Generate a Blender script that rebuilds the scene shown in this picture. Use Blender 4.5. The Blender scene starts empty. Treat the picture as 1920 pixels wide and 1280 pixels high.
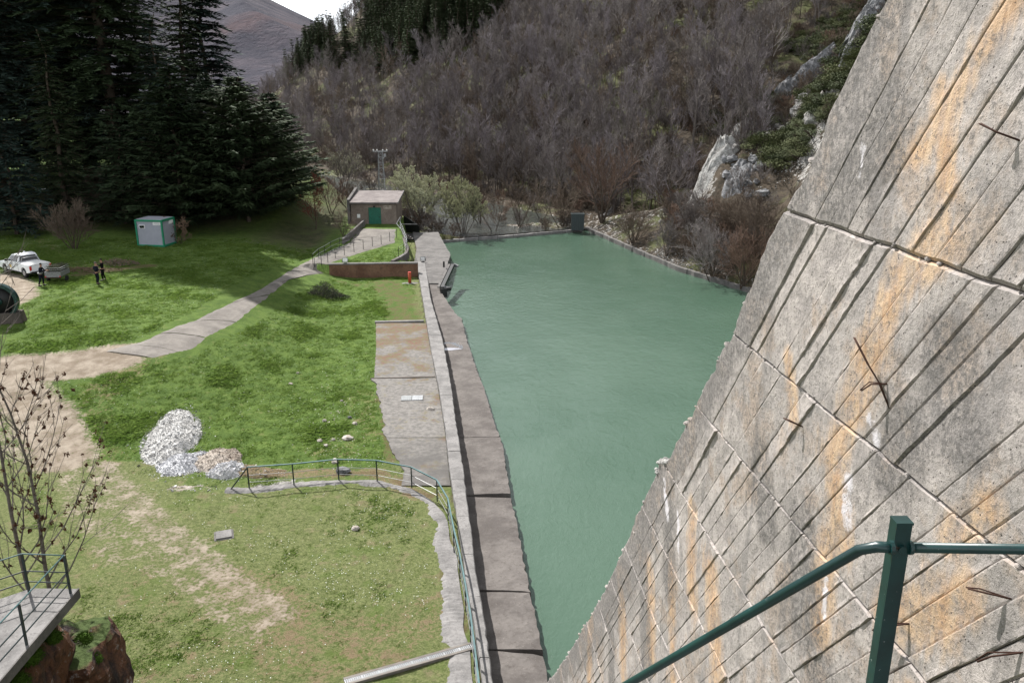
import bpy, math, random
import numpy as np
from mathutils import Vector, Matrix
R = math.radians
random.seed(7); rng = np.random.default_rng(7)
scn = bpy.context.scene; COL = scn.collection

# ------------------------------------------------------------------ camera, sky, sun, exposure
CAMZ = 17.0; FPX = 1550.0; PITCH = R(16.9)
cam_d = bpy.data.cameras.new('camera'); cam = bpy.data.objects.new('camera', cam_d); COL.objects.link(cam)
cam_d.sensor_width = 36.0; cam_d.lens = 36.0*FPX/1920; cam_d.clip_start = .05; cam_d.clip_end = 9000
cam.location = (0, 0, CAMZ); cam.rotation_euler = (math.pi/2-PITCH, 0, 0); scn.camera = cam
SUN_EL = R(47); SUN_DIR = Vector((-.588*math.cos(SUN_EL), .809*math.cos(SUN_EL), math.sin(SUN_EL)))
world = bpy.data.worlds.new('World'); scn.world = world; world.use_nodes = True
wt = world.node_tree; wt.nodes.clear()
sky = wt.nodes.new('ShaderNodeTexSky'); sky.sky_type = 'NISHITA'; sky.sun_disc = False
sky.sun_elevation = SUN_EL; sky.sun_rotation = math.atan2(SUN_DIR.x, SUN_DIR.y); sky.altitude = 900; sky.dust_density = 2.0
tc = wt.nodes.new('ShaderNodeTexCoord'); cn = wt.nodes.new('ShaderNodeTexNoise')
mp = wt.nodes.new('ShaderNodeMapping'); mp.inputs['Scale'].default_value = (1, 1, 2.6)
wt.links.new(tc.outputs['Generated'], mp.inputs['Vector']); wt.links.new(mp.outputs['Vector'], cn.inputs['Vector'])
cn.inputs['Scale'].default_value = 2.3; cn.inputs['Detail'].default_value = 9; cn.inputs['Roughness'].default_value = .6
cr = wt.nodes.new('ShaderNodeValToRGB'); cr.color_ramp.elements[0].position = .26; cr.color_ramp.elements[1].position = .52
wt.links.new(cn.outputs['Fac'], cr.inputs['Fac'])
mxs = wt.nodes.new('ShaderNodeMix'); mxs.data_type = 'RGBA'
wt.links.new(cr.outputs['Color'], mxs.inputs['Factor']); wt.links.new(sky.outputs['Color'], mxs.inputs['A'])
sxyz = wt.nodes.new('ShaderNodeSeparateXYZ'); wt.links.new(tc.outputs['Generated'], sxyz.inputs[0])      # hazy white low sky
mr = wt.nodes.new('ShaderNodeMapRange'); mr.interpolation_type = 'SMOOTHSTEP'; wt.links.new(sxyz.outputs[2], mr.inputs['Value'])
for k_, v_ in (('From Min', .12), ('From Max', .62), ('To Min', 2.1), ('To Max', .9)): mr.inputs[k_].default_value = v_
vm = wt.nodes.new('ShaderNodeVectorMath'); vm.operation = 'SCALE'; vm.inputs[0].default_value = (10.2, 10.6, 11.2); wt.links.new(mr.outputs[0], vm.inputs['Scale'])
wt.links.new(vm.outputs[0], mxs.inputs['B'])
bg = wt.nodes.new('ShaderNodeBackground'); bg.inputs['Strength'].default_value = .050
wo = wt.nodes.new('ShaderNodeOutputWorld')
wt.links.new(mxs.outputs['Result'], bg.inputs['Color']); wt.links.new(bg.outputs['Background'], wo.inputs['Surface'])
sl = bpy.data.lights.new('sun', 'SUN'); sl.energy = 5.0; sl.angle = R(.55); sl.color = (1, .97, .935)
sun = bpy.data.objects.new('sun', sl); COL.objects.link(sun); sun.location = (-60, 80, 120)
sun.rotation_euler = SUN_DIR.to_track_quat('Z', 'Y').to_euler()
scn.view_settings.view_transform = 'Standard'; scn.view_settings.look = 'None'
scn.view_settings.gamma = 1; scn.view_settings.use_curve_mapping = False
scn.view_settings.exposure = .90
scn.render.engine = 'CYCLES'; scn.cycles.max_bounces = 5; scn.cycles.diffuse_bounces = 2; scn.cycles.transparent_max_bounces = 4
scn.cycles.use_denoising = True

# ------------------------------------------------------------------ numeric helpers
def S(x, a, b):
    t = np.clip((np.asarray(x, float)-a)/(b-a), 0, 1); return t*t*(3-2*t)
def _hash(ix, iy, s):
    n = (ix.astype(np.int64)*374761393+iy.astype(np.int64)*668265263+s*974634777) & 0xffffffff
    n = ((n ^ (n >> 13))*1274126177) & 0xffffffff
    return ((n ^ (n >> 16)) & 0xffff)/65535.0
def vnoise(x, y, s=0):
    x = np.asarray(x, float); y = np.asarray(y, float)
    ix = np.floor(x); iy = np.floor(y); fx = x-ix; fy = y-iy
    fx = fx*fx*(3-2*fx); fy = fy*fy*(3-2*fy)
    a = _hash(ix, iy, s); b = _hash(ix+1, iy, s); c = _hash(ix, iy+1, s); d = _hash(ix+1, iy+1, s)
    return (a*(1-fx)+b*fx)*(1-fy)+(c*(1-fx)+d*fx)*fy
def fbm(x, y, s=0, o=4):
    r = 0; a = .5
    for k in range(o):
        r = r+a*(vnoise(np.asarray(x)*2**k, np.asarray(y)*2**k, s+k)-.5); a *= .5
    return r*2
# ------------------------------------------------------------------ terrain
CLy = [5, 12, 20.26, 23.15, 25.81, 28.99, 34.49, 39.5, 45.97, 54.64, 66.85, 82.53, 104]
CLx = [1.1, .2, -.86, -1.22, -1.66, -2.06, -2.86, -3.44, -4.35, -5.67, -7.41, -9.68, -12.4]
CRx = [1.5, .6, -.56, -.88, -1.25, -1.6, -2.22, -2.85, -3.6, -4.75, -6.75, -8.81, -11.5]
BKy = [-10, 45, 74.96, 78.97, 84.45, 96.48, 111.33]; BKx = [60, 36, 21.84, 19.81, 17.21, 13.85, 9.88]
def Cx(y): return np.interp(y, CLy, CLx)
def Bx(y): return np.interp(y, BKy, BKx)
def Fy(x): return 101.1+(np.asarray(x)+8.2)*.489
_yt = np.linspace(111, 50, 80); _qt = Bx(_yt)/_yt
RQ = [.085, .129, .19, .215, .246, .267, .331, .347, .366, .408, .6]
RY = [113, 110, 105, 100, 97, 97, 95, 95, 95, 94, 90]
RZ = [-.4, 1.2, 3.2, 4.2, 9.3, 10.4, 12.6, 15., 18.4, 23.5, 35]
def hill_s(x, y): return (x-13)*.81+(y-118)*.587
def height(x, y):
    x = np.asarray(x, float); y = np.asarray(y, float)
    d = Cx(y)-x; t = S(y, 34, 52)
    z = 2.2*S(d, 5.5, 17)*t+np.clip(d-25, 0, 200)*.022*t
    yw = y-.072*(x+17.2)
    n = S(yw, 76.75, 77.1)*S(d, 14, 10)
    z = z*(1-n)+n*np.maximum(z, 1.25+.5*S(y, 84, 98))
    cwx = np.interp(y, [77.2, 79.2, 81.5, 84.2, 87.6, 91.5, 95.6, 106], [-9.2, -11.0, -10.6, -10.75, -11.4, -12.1, -13.0, -13.7])
    z = z+3.0*S(-x, 19.5, 31)*S(y, 90, 106)
    low = (y > 77.1) & (x > cwx+.12) & (y < 125)
    z = np.where(low, .18, z)
    s = hill_s(x, y)
    rough = S(d, 0, 3)
    z = z+rough*(.10*fbm(x*.35, y*.35, 3)+.05*fbm(x*1.3, y*1.3, 5))
    # river valley behind the basin
    rv = S(y, 100, 103)*S(s, -30, -22)
    z = z*(1-rv)+rv*(-1.1+.9*fbm(x*.16, y*.16, 9)+.35*fbm(x*.7, y*.7, 12))
    # far valley floor
    # wooded hill
    hs = np.where(s > 0, np.sqrt(s*s+36)-6, 0)*.655
    hs = hs+S(s, 0, 40)*(9*fbm(x*.018, y*.018, 21, 3)+2.2*fbm(x*.09, y*.09, 24, 3))
    cap = 110+x+5*fbm(x*.02, y*.02, 31, 3)-.25*np.clip(y-420, 0, 4000)
    hs = -np.log(np.exp(-np.clip(hs, -50, 400)/6)+np.exp(-np.clip(cap, -50, 500)/6))*6
    hs = np.where(s > -8, hs, -60)
    z = np.where(s > -2, np.maximum(z*S(s, 2, -2)+(-.4)*S(s, -2, 2), hs+0*s-.3), z)
    # distant mountain
    capm = 114-.48*(x+270)+14*fbm(x*.004, y*.004, 41, 4)
    mt = np.minimum((y-420)*.27+22*fbm(x*.006, y*.006, 44, 4), capm-.2*np.clip(y-1000, 0, 5000))
    mt = np.where(y > 400, mt*S(y, 400, 520), -60)
    z = np.where(y > 400, np.maximum(z, mt), z)
    # right bank spur
    q = x/np.maximum(y, 1)
    yb = np.interp(q, _qt, _yt); yr = np.interp(q, RQ, RY); zr = np.interp(q, RQ, RZ)
    f = np.clip((y-yb)/np.maximum(yr-yb, .5), 0, 1)
    sp = np.where(y < yr, -.75+(zr+.75)*f**.9, zr-.5*(y-yr))
    sp = sp+S(sp, .5, 5)*(1.6*fbm(x*.22, y*.22, 51, 4)+.3*fbm(x*1.1, y*1.1, 55, 3))
    on = (x > Bx(y)-.2) & (q > .08) & (y > 40)
    z = np.where(on, np.maximum(sp, np.where(s > 0, z, -60)), z)
    # excavated basin and pier
    inb = (x > Cx(y)+.35) & (x < Bx(y)+.05) & (y < Fy(x)+.3)
    z = np.where(inb, -3.0, z)
    return z
def cam_ray(px, py):
    X = (px-960)/FPX; Y = -(py-640)/FPX; c = math.cos(PITCH); s_ = math.sin(PITCH)
    return np.array([X, c+Y*s_, -s_+Y*c])
_tt = np.concatenate([np.arange(10, 140, .1), np.arange(140, 1500, 1.)])
def G(px, py):                                   # ground point seen along a sight line of the survey
    d = cam_ray(px, py); P = d[None, :]*_tt[:, None]
    hit = np.nonzero(P[:, 2]+CAMZ < height(P[:, 0], P[:, 1]))[0]
    i = hit[0] if len(hit) else len(_tt)-1
    p = P[i]; return float(p[0]), float(p[1]), float(height(p[0], p[1]))
def at(px, py, z):
    d = cam_ray(px, py); t = (z-CAMZ)/d[2]; return Vector((d[0]*t, d[1]*t, z))
def aty(px, py, y):
    d = cam_ray(px, py); t = y/d[1]; return Vector((d[0]*t, y, CAMZ+d[2]*t))
def H(x, y): return float(height(x, y))

# ------------------------------------------------------------------ mesh helpers
class MB:
    def __init__(s): s.v = []; s.f = []; s.m = []
    def add(s, vs, fs, m=0):
        o = len(s.v); s.v += [tuple(v) for v in vs]; s.f += [tuple(i+o for i in f) for f in fs]; s.m += [m]*len(fs); return s
    def box(s, c, d, rz=0, m=0, rx=0, taper=1.0):
        M = Matrix.Rotation(rz, 3, 'Z') @ Matrix.Rotation(rx, 3, 'X'); c = Vector(c); vs = []
        for z in (-.5, .5):
            k = taper if z > 0 else 1
            for x, y in ((-.5, -.5), (.5, -.5), (.5, .5), (-.5, .5)):
                vs.append(c+M @ Vector((x*d[0]*k, y*d[1]*k, z*d[2])))
        return s.add(vs, [(3, 2, 1, 0), (4, 5, 6, 7), (0, 1, 5, 4), (1, 2, 6, 5), (2, 3, 7, 6), (3, 0, 4, 7)], m)
    def tube(s, pts, r, n=6, m=0, cap=True):
        pts = [Vector(p) for p in pts]; rs = r if hasattr(r, '__len__') else [r]*len(pts); vs = []; fs = []
        for i, p in enumerate(pts):
            t = (pts[min(i+1, len(pts)-1)]-pts[max(i-1, 0)]).normalized()
            a = t.orthogonal().normalized() if i == 0 else (a-a.dot(t)*t).normalized()
            b = t.cross(a)
            for k in range(n):
                w = 2*math.pi*k/n+.4; vs.append(p+(a*math.cos(w)+b*math.sin(w))*rs[i])
        for i in range(len(pts)-1):
            for k in range(n):
                fs.append((i*n+k, i*n+(k+1) % n, (i+1)*n+(k+1) % n, (i+1)*n+k))
        if cap: fs += [tuple(range(n))[::-1], tuple(range((len(pts)-1)*n, len(pts)*n))]
        return s.add(vs, fs, m)
    def beam(s, p, q, w, h, m=0):
        p = Vector(p); q = Vector(q); t = (q-p).normalized(); a = t.cross(Vector((0, 0, 1)))
        a = (a.normalized() if a.length > .01 else Vector((1, 0, 0))); b = a.cross(t)
        vs = [o+a*i*w/2+b*j*h/2 for o in (p, q) for i, j in ((-1, -1), (1, -1), (1, 1), (-1, 1))]
        return s.add(vs, [(3, 2, 1, 0), (4, 5, 6, 7), (0, 1, 5, 4), (1, 2, 6, 5), (2, 3, 7, 6), (3, 0, 4, 7)], m)
    def prism(s, poly, z0, z1, m=0):             # poly in xy, z values or per-vertex lists
        n = len(poly); za = z0 if hasattr(z0, '__len__') else [z0]*n; zb = z1 if hasattr(z1, '__len__') else [z1]*n
        vs = [(p[0], p[1], za[i]) for i, p in enumerate(poly)]+[(p[0], p[1], zb[i]) for i, p in enumerate(poly)]
        fs = [tuple(range(n))[::-1], tuple(range(n, 2*n))]+[(i, (i+1) % n, n+(i+1) % n, n+i) for i in range(n)]
        return s.add(vs, fs, m)
    def build(s, name, mats, parent=None, smooth=False, origin=None, **tags):
        me = bpy.data.meshes.new(name)
        o3 = Vector(origin) if origin is not None else Vector((0, 0, 0))
        vs = s.v if origin is None else [(v[0]-o3.x, v[1]-o3.y, v[2]-o3.z) for v in s.v]
        me.from_pydata(vs, [], s.f)
        mats = mats if isinstance(mats, (list, tuple)) else [mats]
        for m in mats: me.materials.append(m)
        if len(mats) > 1: me.polygons.foreach_set('material_index', s.m)
        if smooth: me.polygons.foreach_set('use_smooth', [True]*len(s.f))
        me.update(); o = bpy.data.objects.new(name, me); COL.objects.link(o)
        if parent is not None: o.parent = parent
        elif origin is not None: o.location = o3
        for k, v in tags.items(): o[k] = v
        return o
def root(name, loc, label, category, group=None, rz=0):
    o = bpy.data.objects.new(name, None); COL.objects.link(o); o.location = loc; o.rotation_euler = (0, 0, rz)
    o.empty_display_size = .2; o['label'] = label; o['category'] = category
    if group: o['group'] = group
    return o
def copy_tree(o, parent=None):
    c = o.copy(); COL.objects.link(c); c.parent = parent
    for ch in list(o.children): copy_tree(ch, c)
    return c
def np_mesh(name, V, F, mats, attrs=None, smooth=True, parent=None, **tags):
    me = bpy.data.meshes.new(name); V = np.asarray(V, np.float32); F = np.asarray(F, np.int32)
    me.vertices.add(len(V)); me.vertices.foreach_set('co', V.ravel())
    k = F.shape[1]; me.loops.add(F.size); me.loops.foreach_set('vertex_index', F.ravel())
    me.polygons.add(len(F)); me.polygons.foreach_set('loop_start', np.arange(0, F.size, k, dtype=np.int32))
    me.update(calc_edges=True); me.validate()
    me.polygons.foreach_set('use_smooth', np.full(len(me.polygons), smooth))
    for m in (mats if isinstance(mats, (list, tuple)) else [mats]): me.materials.append(m)
    for an, A in (attrs or {}).items():
        a = me.attributes.new(an, 'FLOAT_COLOR', 'POINT'); a.data.foreach_set('color', np.asarray(A, np.float32).ravel())
    o = bpy.data.objects.new(name, me); COL.objects.link(o)
    if parent is not None: o.parent = parent
    for kk, v in tags.items(): o[kk] = v
    return o

# ------------------------------------------------------------------ material helpers
class NT:
    def __init__(s, name):
        s.m = bpy.data.materials.new(name); s.m.use_nodes = True; s.t = s.m.node_tree; s.t.nodes.clear()
        s.out = s.n('OutputMaterial'); s.b = s.n('BsdfPrincipled'); s.l(s.b.outputs[0], s.out.inputs[0])
        s.geo = s.n('NewGeometry'); s.pos = s.geo.outputs['Position']
    def n(s, t): return s.t.nodes.new('ShaderNode'+t)
    def l(s, a, b): s.t.links.new(a, b)
    def put(s, v, inp):
        if isinstance(v, bpy.types.NodeSocket): s.l(v, inp)
        elif isinstance(v, (tuple, list)) and len(v) == 3 and inp.type == 'RGBA': inp.default_value = (*v, 1)
        else: inp.default_value = v
    def obj(s): return s.n('TexCoord').outputs['Object']
    def scale(s, v, sc):
        m = s.n('Mapping'); s.l(v, m.inputs['Vector']); m.inputs['Scale'].default_value = sc; return m.outputs[0]
    def noise(s, v, sc, det=4, ro=.55, dist=0):
        k = s.n('TexNoise'); s.l(v, k.inputs['Vector']); k.inputs['Scale'].default_value = sc
        k.inputs['Detail'].default_value = det; k.inputs['Roughness'].default_value = ro; k.inputs['Distortion'].default_value = dist
        return k.outputs['Fac']
    def vor(s, v, sc, feat='F1', out='Distance'):
        k = s.n('TexVoronoi'); s.l(v, k.inputs['Vector']); k.inputs['Scale'].default_value = sc; k.feature = feat
        return k.outputs[out]
    def ramp(s, f, a, b, lo=0., hi=1.):
        k = s.n('MapRange'); s.put(f, k.inputs['Value']); k.inputs['From Min'].default_value = a; k.inputs['From Max'].default_value = b
        k.inputs['To Min'].default_value = lo; k.inputs['To Max'].default_value = hi; k.interpolation_type = 'SMOOTHSTEP'; return k.outputs[0]
    def math(s, op, a, b=0.):
        k = s.n('Math'); k.operation = op; s.put(a, k.inputs[0]); s.put(b, k.inputs[1]); return k.outputs[0]
    def mix(s, f, a, b):
        k = s.n('Mix'); k.data_type = 'RGBA'; s.put(f, k.inputs['Factor']); s.put(a, k.inputs['A']); s.put(b, k.inputs['B']); return k.outputs['Result']
    def attr(s, name):
        a = s.n('Attribute'); a.attribute_name = name; sp = s.n('SeparateColor'); s.l(a.outputs['Color'], sp.inputs[0])
        return sp.outputs[0], sp.outputs[1], sp.outputs[2], a.outputs['Alpha']
    def bump(s, h, st, dist, prev=None):
        k = s.n('Bump'); s.put(h, k.inputs['Height']); k.inputs['Strength'].default_value = st; k.inputs['Distance'].default_value = dist
        if prev is not None: s.l(prev, k.inputs['Normal'])
        return k.outputs[0]
    def done(s, col, rough=.9, nrm=None, spec=.3, metal=0.):
        s.put(col, s.b.inputs['Base Color']); s.put(rough, s.b.inputs['Roughness']); s.b.inputs['Specular IOR Level'].default_value = spec
        s.b.inputs['Metallic'].default_value = metal
        if nrm is not None: s.l(nrm, s.b.inputs['Normal'])
        return s.m
def plain(name, c, rough=.7, var=.25, sc=6, spec=.4, metal=0, c2=None, bump=0):
    k = NT(name); v = k.obj(); n = k.noise(v, sc, 5, .6)
    dark = tuple(x*(1-var) for x in c) if c2 is None else c2
    nb = k.bump(k.noise(v, sc*5, 4), bump, .02) if bump else None
    return k.done(k.mix(k.ramp(n, .35, .65), dark, c), rough, nb, spec, metal)
def foliage(name, c, c2, sc=.5, rough=.8, tr=0.):
    k = NT(name); oi = k.n('ObjectInfo'); n = k.noise(k.pos, sc, 3)
    f = k.math('ADD', k.math('MULTIPLY', n, 1.0), k.math('MULTIPLY', oi.outputs['Random'], .5))
    cc = k.mix(k.ramp(f, .45, 1.05), c, c2); m = k.done(cc, rough, None, .15)
    if tr:
        t = k.n('BsdfTranslucent'); k.l(cc, t.inputs['Color']); ms = k.n('MixShader'); ms.inputs[0].default_value = tr
        k.l(k.b.outputs[0], ms.inputs[1]); k.l(t.outputs[0], ms.inputs[2]); k.l(ms.outputs[0], k.out.inputs[0])
    return m

def lawn_material():
    k = NT('ground_mat'); p = k.pos
    dirt, moss, rock, dry = k.attr('m1'); forest, lush, far, grav = k.attr('m2')
    n1 = k.noise(p, .22, 4); n2 = k.noise(p, 1.3, 6, .65); n3 = k.noise(p, 7, 6, .7); n4 = k.noise(p, 28, 5, .7)
    g = k.mix(k.ramp(n2, .35, .68), (.058, .100, .020), (.100, .155, .032))
    g = k.mix(k.math('MULTIPLY', k.ramp(n3, .48, .68), .5), g, (.13, .175, .042)); g = k.mix(k.math('MULTIPLY', k.ramp(n4, .54, .70), .35), g, (.045, .065, .014)); g = k.mix(k.math('MULTIPLY', k.ramp(k.noise(p, 2.6, 4, .6), .60, .70), .5), g, (.15, .14, .06))
    g = k.mix(k.math('MULTIPLY', k.ramp(k.math('ADD', n3, k.math('MULTIPLY', n1, .3)), .56, .5), .25), g, (.04, .06, .014))
    g2 = k.mix(k.ramp(n3, .35, .68), (.085, .105, .035), (.17, .19, .075))
    g2 = k.mix(k.math('MULTIPLY', k.ramp(n4, .52, .66), .6), g2, (.25, .225, .14)); g2 = k.mix(k.math('MULTIPLY', k.ramp(n4, .46, .36), .6), g2, (.05, .065, .02)); g2 = k.mix(k.math('MULTIPLY', k.ramp(n2, .54, .66), .55), g2, (.20, .165, .10)); g2 = k.mix(k.math('MULTIPLY', k.ramp(k.noise(p, .8, 5, .6), .54, .66), .6), g2, (.085, .125, .028))
    g = k.mix(k.ramp(k.math('ADD', lush, k.math('MULTIPLY', k.math('SUBTRACT', n1, .5), .7)), .3, .7), g2, g)
    # dry, brown, mossy patches
    dm = k.ramp(k.math('ADD', k.math('MULTIPLY', dry, .85), k.math('ADD', k.math('MULTIPLY', k.math('SUBTRACT', n3, .5), 1.8), k.math('MULTIPLY', k.math('SUBTRACT', n2, .5), 1.4))), .35, .85)
    g = k.mix(dm, g, k.mix(k.ramp(n4, .35, .65), (.12, .085, .048), (.24, .185, .115)))
    mm = k.math('MULTIPLY', k.ramp(k.math('ADD', moss, k.math('MULTIPLY', k.math('SUBTRACT', n2, .5), 2.6)), .38, .8), k.ramp(n3, .35, .55, .35, .9))
    g = k.mix(mm, g, k.mix(k.ramp(n3, .38, .62), (.115, .065, .042), (.095, .09, .04)))
    dtm = k.ramp(k.math('ADD', dirt, k.math('ADD', k.math('MULTIPLY', k.math('SUBTRACT', n3, .5), 1.5), k.math('MULTIPLY', k.math('SUBTRACT', n2, .5), 1.0))), .38, .8)
    dc = k.mix(k.ramp(n2, .35, .7), (.20, .16, .12), (.35, .30, .24))
    dc = k.mix(k.math('MULTIPLY', k.ramp(n4, .5, .68), .5), dc, (.20, .15, .10))
    g = k.mix(dtm, g, dc)
    # woodland floor
    fn = k.noise(p, .12, 5, .6); fn2 = k.noise(p, .9, 5, .7)
    ff = k.mix(k.ramp(fn2, .35, .65), (.036, .030, .022), (.085, .066, .048))
    ff = k.mix(k.math('MULTIPLY', k.ramp(fn, .49, .62), .75), ff, (.085, .098, .036))
    g = k.mix(forest, g, ff)
    rn = k.noise(p, 1.8, 6, .7)
    rm = k.ramp(k.math('ADD', rock, k.math('MULTIPLY', k.math('SUBTRACT', rn, .5), 1.4)), .42, .58)
    g = k.mix(rm, g, k.mix(k.ramp(k.noise(p, 4.5, 5, .7), .35, .62), (.06, .055, .048), (.40, .385, .36)))
    # distant mountain scrub, with bluish haze put into its colour
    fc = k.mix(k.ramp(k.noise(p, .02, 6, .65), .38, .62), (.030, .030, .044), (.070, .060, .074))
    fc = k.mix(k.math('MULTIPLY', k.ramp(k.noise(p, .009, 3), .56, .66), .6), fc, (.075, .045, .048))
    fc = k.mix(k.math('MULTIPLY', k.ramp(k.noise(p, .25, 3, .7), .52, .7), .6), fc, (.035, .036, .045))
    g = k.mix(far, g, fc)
    hgt = k.math('ADD', k.math('MULTIPLY', n4, .5), k.math('MULTIPLY', n3, .9))
    far_b = k.bump(k.noise(p, .22, 5, .7), .9, 4.0)
    mb = k.bump(hgt, .9, .09, None)
    mixn = k.n('Mix'); mixn.data_type = 'VECTOR'; k.put(far, mixn.inputs['Factor']); k.l(mb, mixn.inputs['A']); k.l(far_b, mixn.inputs['B'])
    return k.done(g, .95, mixn.outputs['Result'], .12)
def concrete(name, a, b, dark, sc=1., lich=.5, moss=None, board=None):
    k = NT(name); p = k.pos
    n1 = k.noise(p, 1.1*sc, 6, .65); n2 = k.noise(p, 9*sc, 6, .7); n3 = k.noise(p, 45*sc, 4, .7)
    c = k.mix(k.ramp(n1, .35, .65), a, b)
    c = k.mix(k.math('MULTIPLY', k.ramp(n2, .48, .7), lich), c, dark)
    c = k.mix(k.math('MULTIPLY', k.ramp(n3, .55, .75), .35), c, dark)
    c = k.mix(k.math('MULTIPLY', k.ramp(k.noise(p, 22*sc, 3, .5), .63, .72), .6), c, tuple(min(1, x*1.5) for x in b))
    if moss:
        c = k.mix(k.math('MULTIPLY', k.ramp(k.noise(p, .7*sc, 5, .7), .55, .66), .8), c, moss)
    h = k.math('ADD', k.math('MULTIPLY', n2, .6), k.math('MULTIPLY', n3, .5))
    return k.done(c, .93, k.bump(h, .7, .03), .2)
M = {}
M['ground'] = lawn_material()
M['conc'] = concrete('old_concrete', (.098, .092, .088), (.155, .146, .138), (.06, .057, .054), .9, .6)
M['conc_brown'] = concrete('brown_concrete', (.088, .078, .072), (.142, .128, .118), (.07, .06, .052), .7, .6)
M['conc_pale'] = concrete('pale_concrete', (.145, .139, .134), (.225, .215, .207), (.06, .057, .054), 1.2, .5)
M['conc_dark'] = concrete('dark_concrete', (.07, .06, .052), (.12, .10, .085), (.03, .028, .025), .8, .5)
M['slab'] = concrete('mossy_slab', (.24, .225, .205), (.36, .34, .315), (.11, .10, .09), .6, .55, None)
M['path'] = concrete('path_concrete', (.135, .122, .11), (.20, .182, .162), (.12, .105, .085), .6, .5)
M['house_wall'] = concrete('house_render', (.15, .12, .10), (.22, .18, .15), (.075, .06, .05), .6, .5)
M['tile'] = concrete('roof_slab', (.15, .13, .125), (.22, .195, .185), (.10, .085, .08), .8, .5)
M['brownwall'] = concrete('stained_brown_wall', (.10, .052, .034), (.17, .10, .065), (.045, .03, .025), .5, .6)
def chipped():
    k = NT('green_paint'); v = k.obj(); n = k.noise(v, 9, 5); m = k.noise(v, 38, 6, .7)
    c = k.mix(k.ramp(n, .35, .65), (.004, .022, .022), (.006, .036, .034)); f = k.ramp(m, .655, .675); f2 = k.ramp(k.noise(v, 70, 4, .7), .68, .70)
    c = k.mix(f, c, (.06, .04, .03)); c = k.mix(f2, c, (.30, .33, .33))
    return k.done(c, k.math('ADD', .33, k.math('MULTIPLY', f, .4)), k.bump(k.math('SUBTRACT', n, f), .35, .003), .5)
M['green_paint'] = chipped()
M['green_rail'] = plain('blue_green_rail', (.05, .12, .125), .45, .3, 3, .5)
M['rail_dark'] = plain('dark_rail_paint', (.010, .022, .024), .4, .4, 8, .5)
M['door'] = plain('green_door', (.012, .125, .08), .55, .2, 3)
M['white'] = plain('white_paint', (.75, .76, .78), .25, .06, 2, .5)
M['white_flat'] = plain('white_flat', (.72, .72, .70), .6, .12, 4)
M['glass'] = plain('dark_glass', (.012, .014, .016), .08, .1, 2, .6)
M['tyre'] = plain('tyre', (.012, .012, .013), .85, .2, 8)
M['rim'] = plain('wheel_rim', (.35, .35, .36), .4, .2, 8, .5, .6)
M['black'] = plain('black_metal', (.010, .010, .010), .55, .3, 8)
M['grey_panel'] = plain('grey_panel', (.30, .31, .35), .5, .08, 2)
M['cabin_green'] = plain('cabin_green', (.01, .20, .10), .45, .12, 3)
M['galv'] = plain('galvanised', (.34, .35, .36), .45, .3, 12, .5, .5)
M['grey_metal'] = plain('grey_metal', (.24, .25, .25), .5, .3, 12, .5, .2)
M['rust'] = plain('rusted_steel', (.05, .024, .016), .85, .4, 7, .2)
M['red'] = plain('red_post', (.38, .065, .02), .6, .2, 8)
M['yellow'] = plain('yellow_print', (.65, .42, .03), .5, .1, 4)
M['orange_lamp'] = plain('red_lamp', (.5, .03, .02), .3, .1, 4)
M['bark'] = plain('bark', (.095, .075, .058), .95, .4, 12, .1)
M['bark_grey'] = plain('bark_grey', (.155, .135, .12), .95, .35, 8, .1)
M['twig'] = foliage('twig', (.108, .092, .084), (.205, .182, .172), .05)
M['twig_violet'] = foliage('twig_violet', (.112, .096, .098), (.22, .195, .202), .08)
M['twig_brown'] = foliage('twig_brown', (.085, .062, .046), (.155, .12, .092), .1)
M['twig_red'] = foliage('twig_red', (.115, .075, .055), (.175, .115, .085), .4)
M['willow'] = foliage('willow_catkin', (.30, .30, .17), (.45, .45, .30), .6)
M['needle'] = foliage('cedar_needle', (.028, .046, .024), (.052, .078, .036), .35)
M['needle_blue'] = foliage('spruce_needle', (.026, .046, .036), (.046, .070, .056), .35)
M['pine'] = foliage('hill_pine_needle', (.038, .058, .026), (.072, .10, .045), .15)
M['needle_hill'] = foliage('pine_needle', (.026, .042, .018), (.055, .075, .030), .15)
M['heather'] = foliage('heather_leaf', (.046, .058, .026), (.095, .105, .045), .3)
M['russet'] = foliage('russet_leaf', (.13, .035, .022), (.24, .075, .045), .8)
M['leafbrown'] = foliage('brown_leaf', (.13, .085, .055), (.22, .15, .10), .8)
M['seed'] = plain('seed_cluster', (.085, .038, .022), .9, .4, 20, .1)
M['grass'] = foliage('grass_blade', (.085, .145, .025), (.14, .205, .045), .7, .8, .5)
M['daisy'] = plain('daisy', (.62, .62, .58), .8, .1, 5)
M['skin'] = plain('skin', (.32, .17, .11), .6, .15, 9)
M['cloth'] = plain('navy_cloth', (.010, .012, .020), .9, .3, 9, .1)
M['cloth2'] = plain('black_cloth', (.007, .007, .009), .9, .3, 9, .1)
M['hair'] = plain('dark_hair', (.012, .009, .007), .8, .3, 9, .1)
M['hair_grey'] = plain('grey_hair', (.12, .10, .09), .8, .3, 9, .1)
M['moss'] = plain('moss', (.055, .105, .014), .95, .4, 14, .1, bump=.8)
def rock_mat(name, a, b, dark, sc):
    k = NT(name); p = k.pos; n = k.noise(p, sc, 7, .72); n2 = k.noise(p, sc*4.3, 6, .7)
    c = k.mix(k.ramp(n, .36, .62), a, b); c = k.mix(k.math('MULTIPLY', k.ramp(n2, .52, .68), .75), c, dark)
    h = k.math('ADD', n, k.math('MULTIPLY', n2, .4))
    return k.done(c, .92, k.bump(h, .8, .35/sc), .2)
M['lime'] = rock_mat('limestone', (.17, .16, .15), (.40, .39, .37), (.045, .042, .036), 1.3)
M['lime_dark'] = rock_mat('grey_limestone', (.09, .09, .092), (.23, .23, .235), (.03, .032, .026), 1.1)
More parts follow.
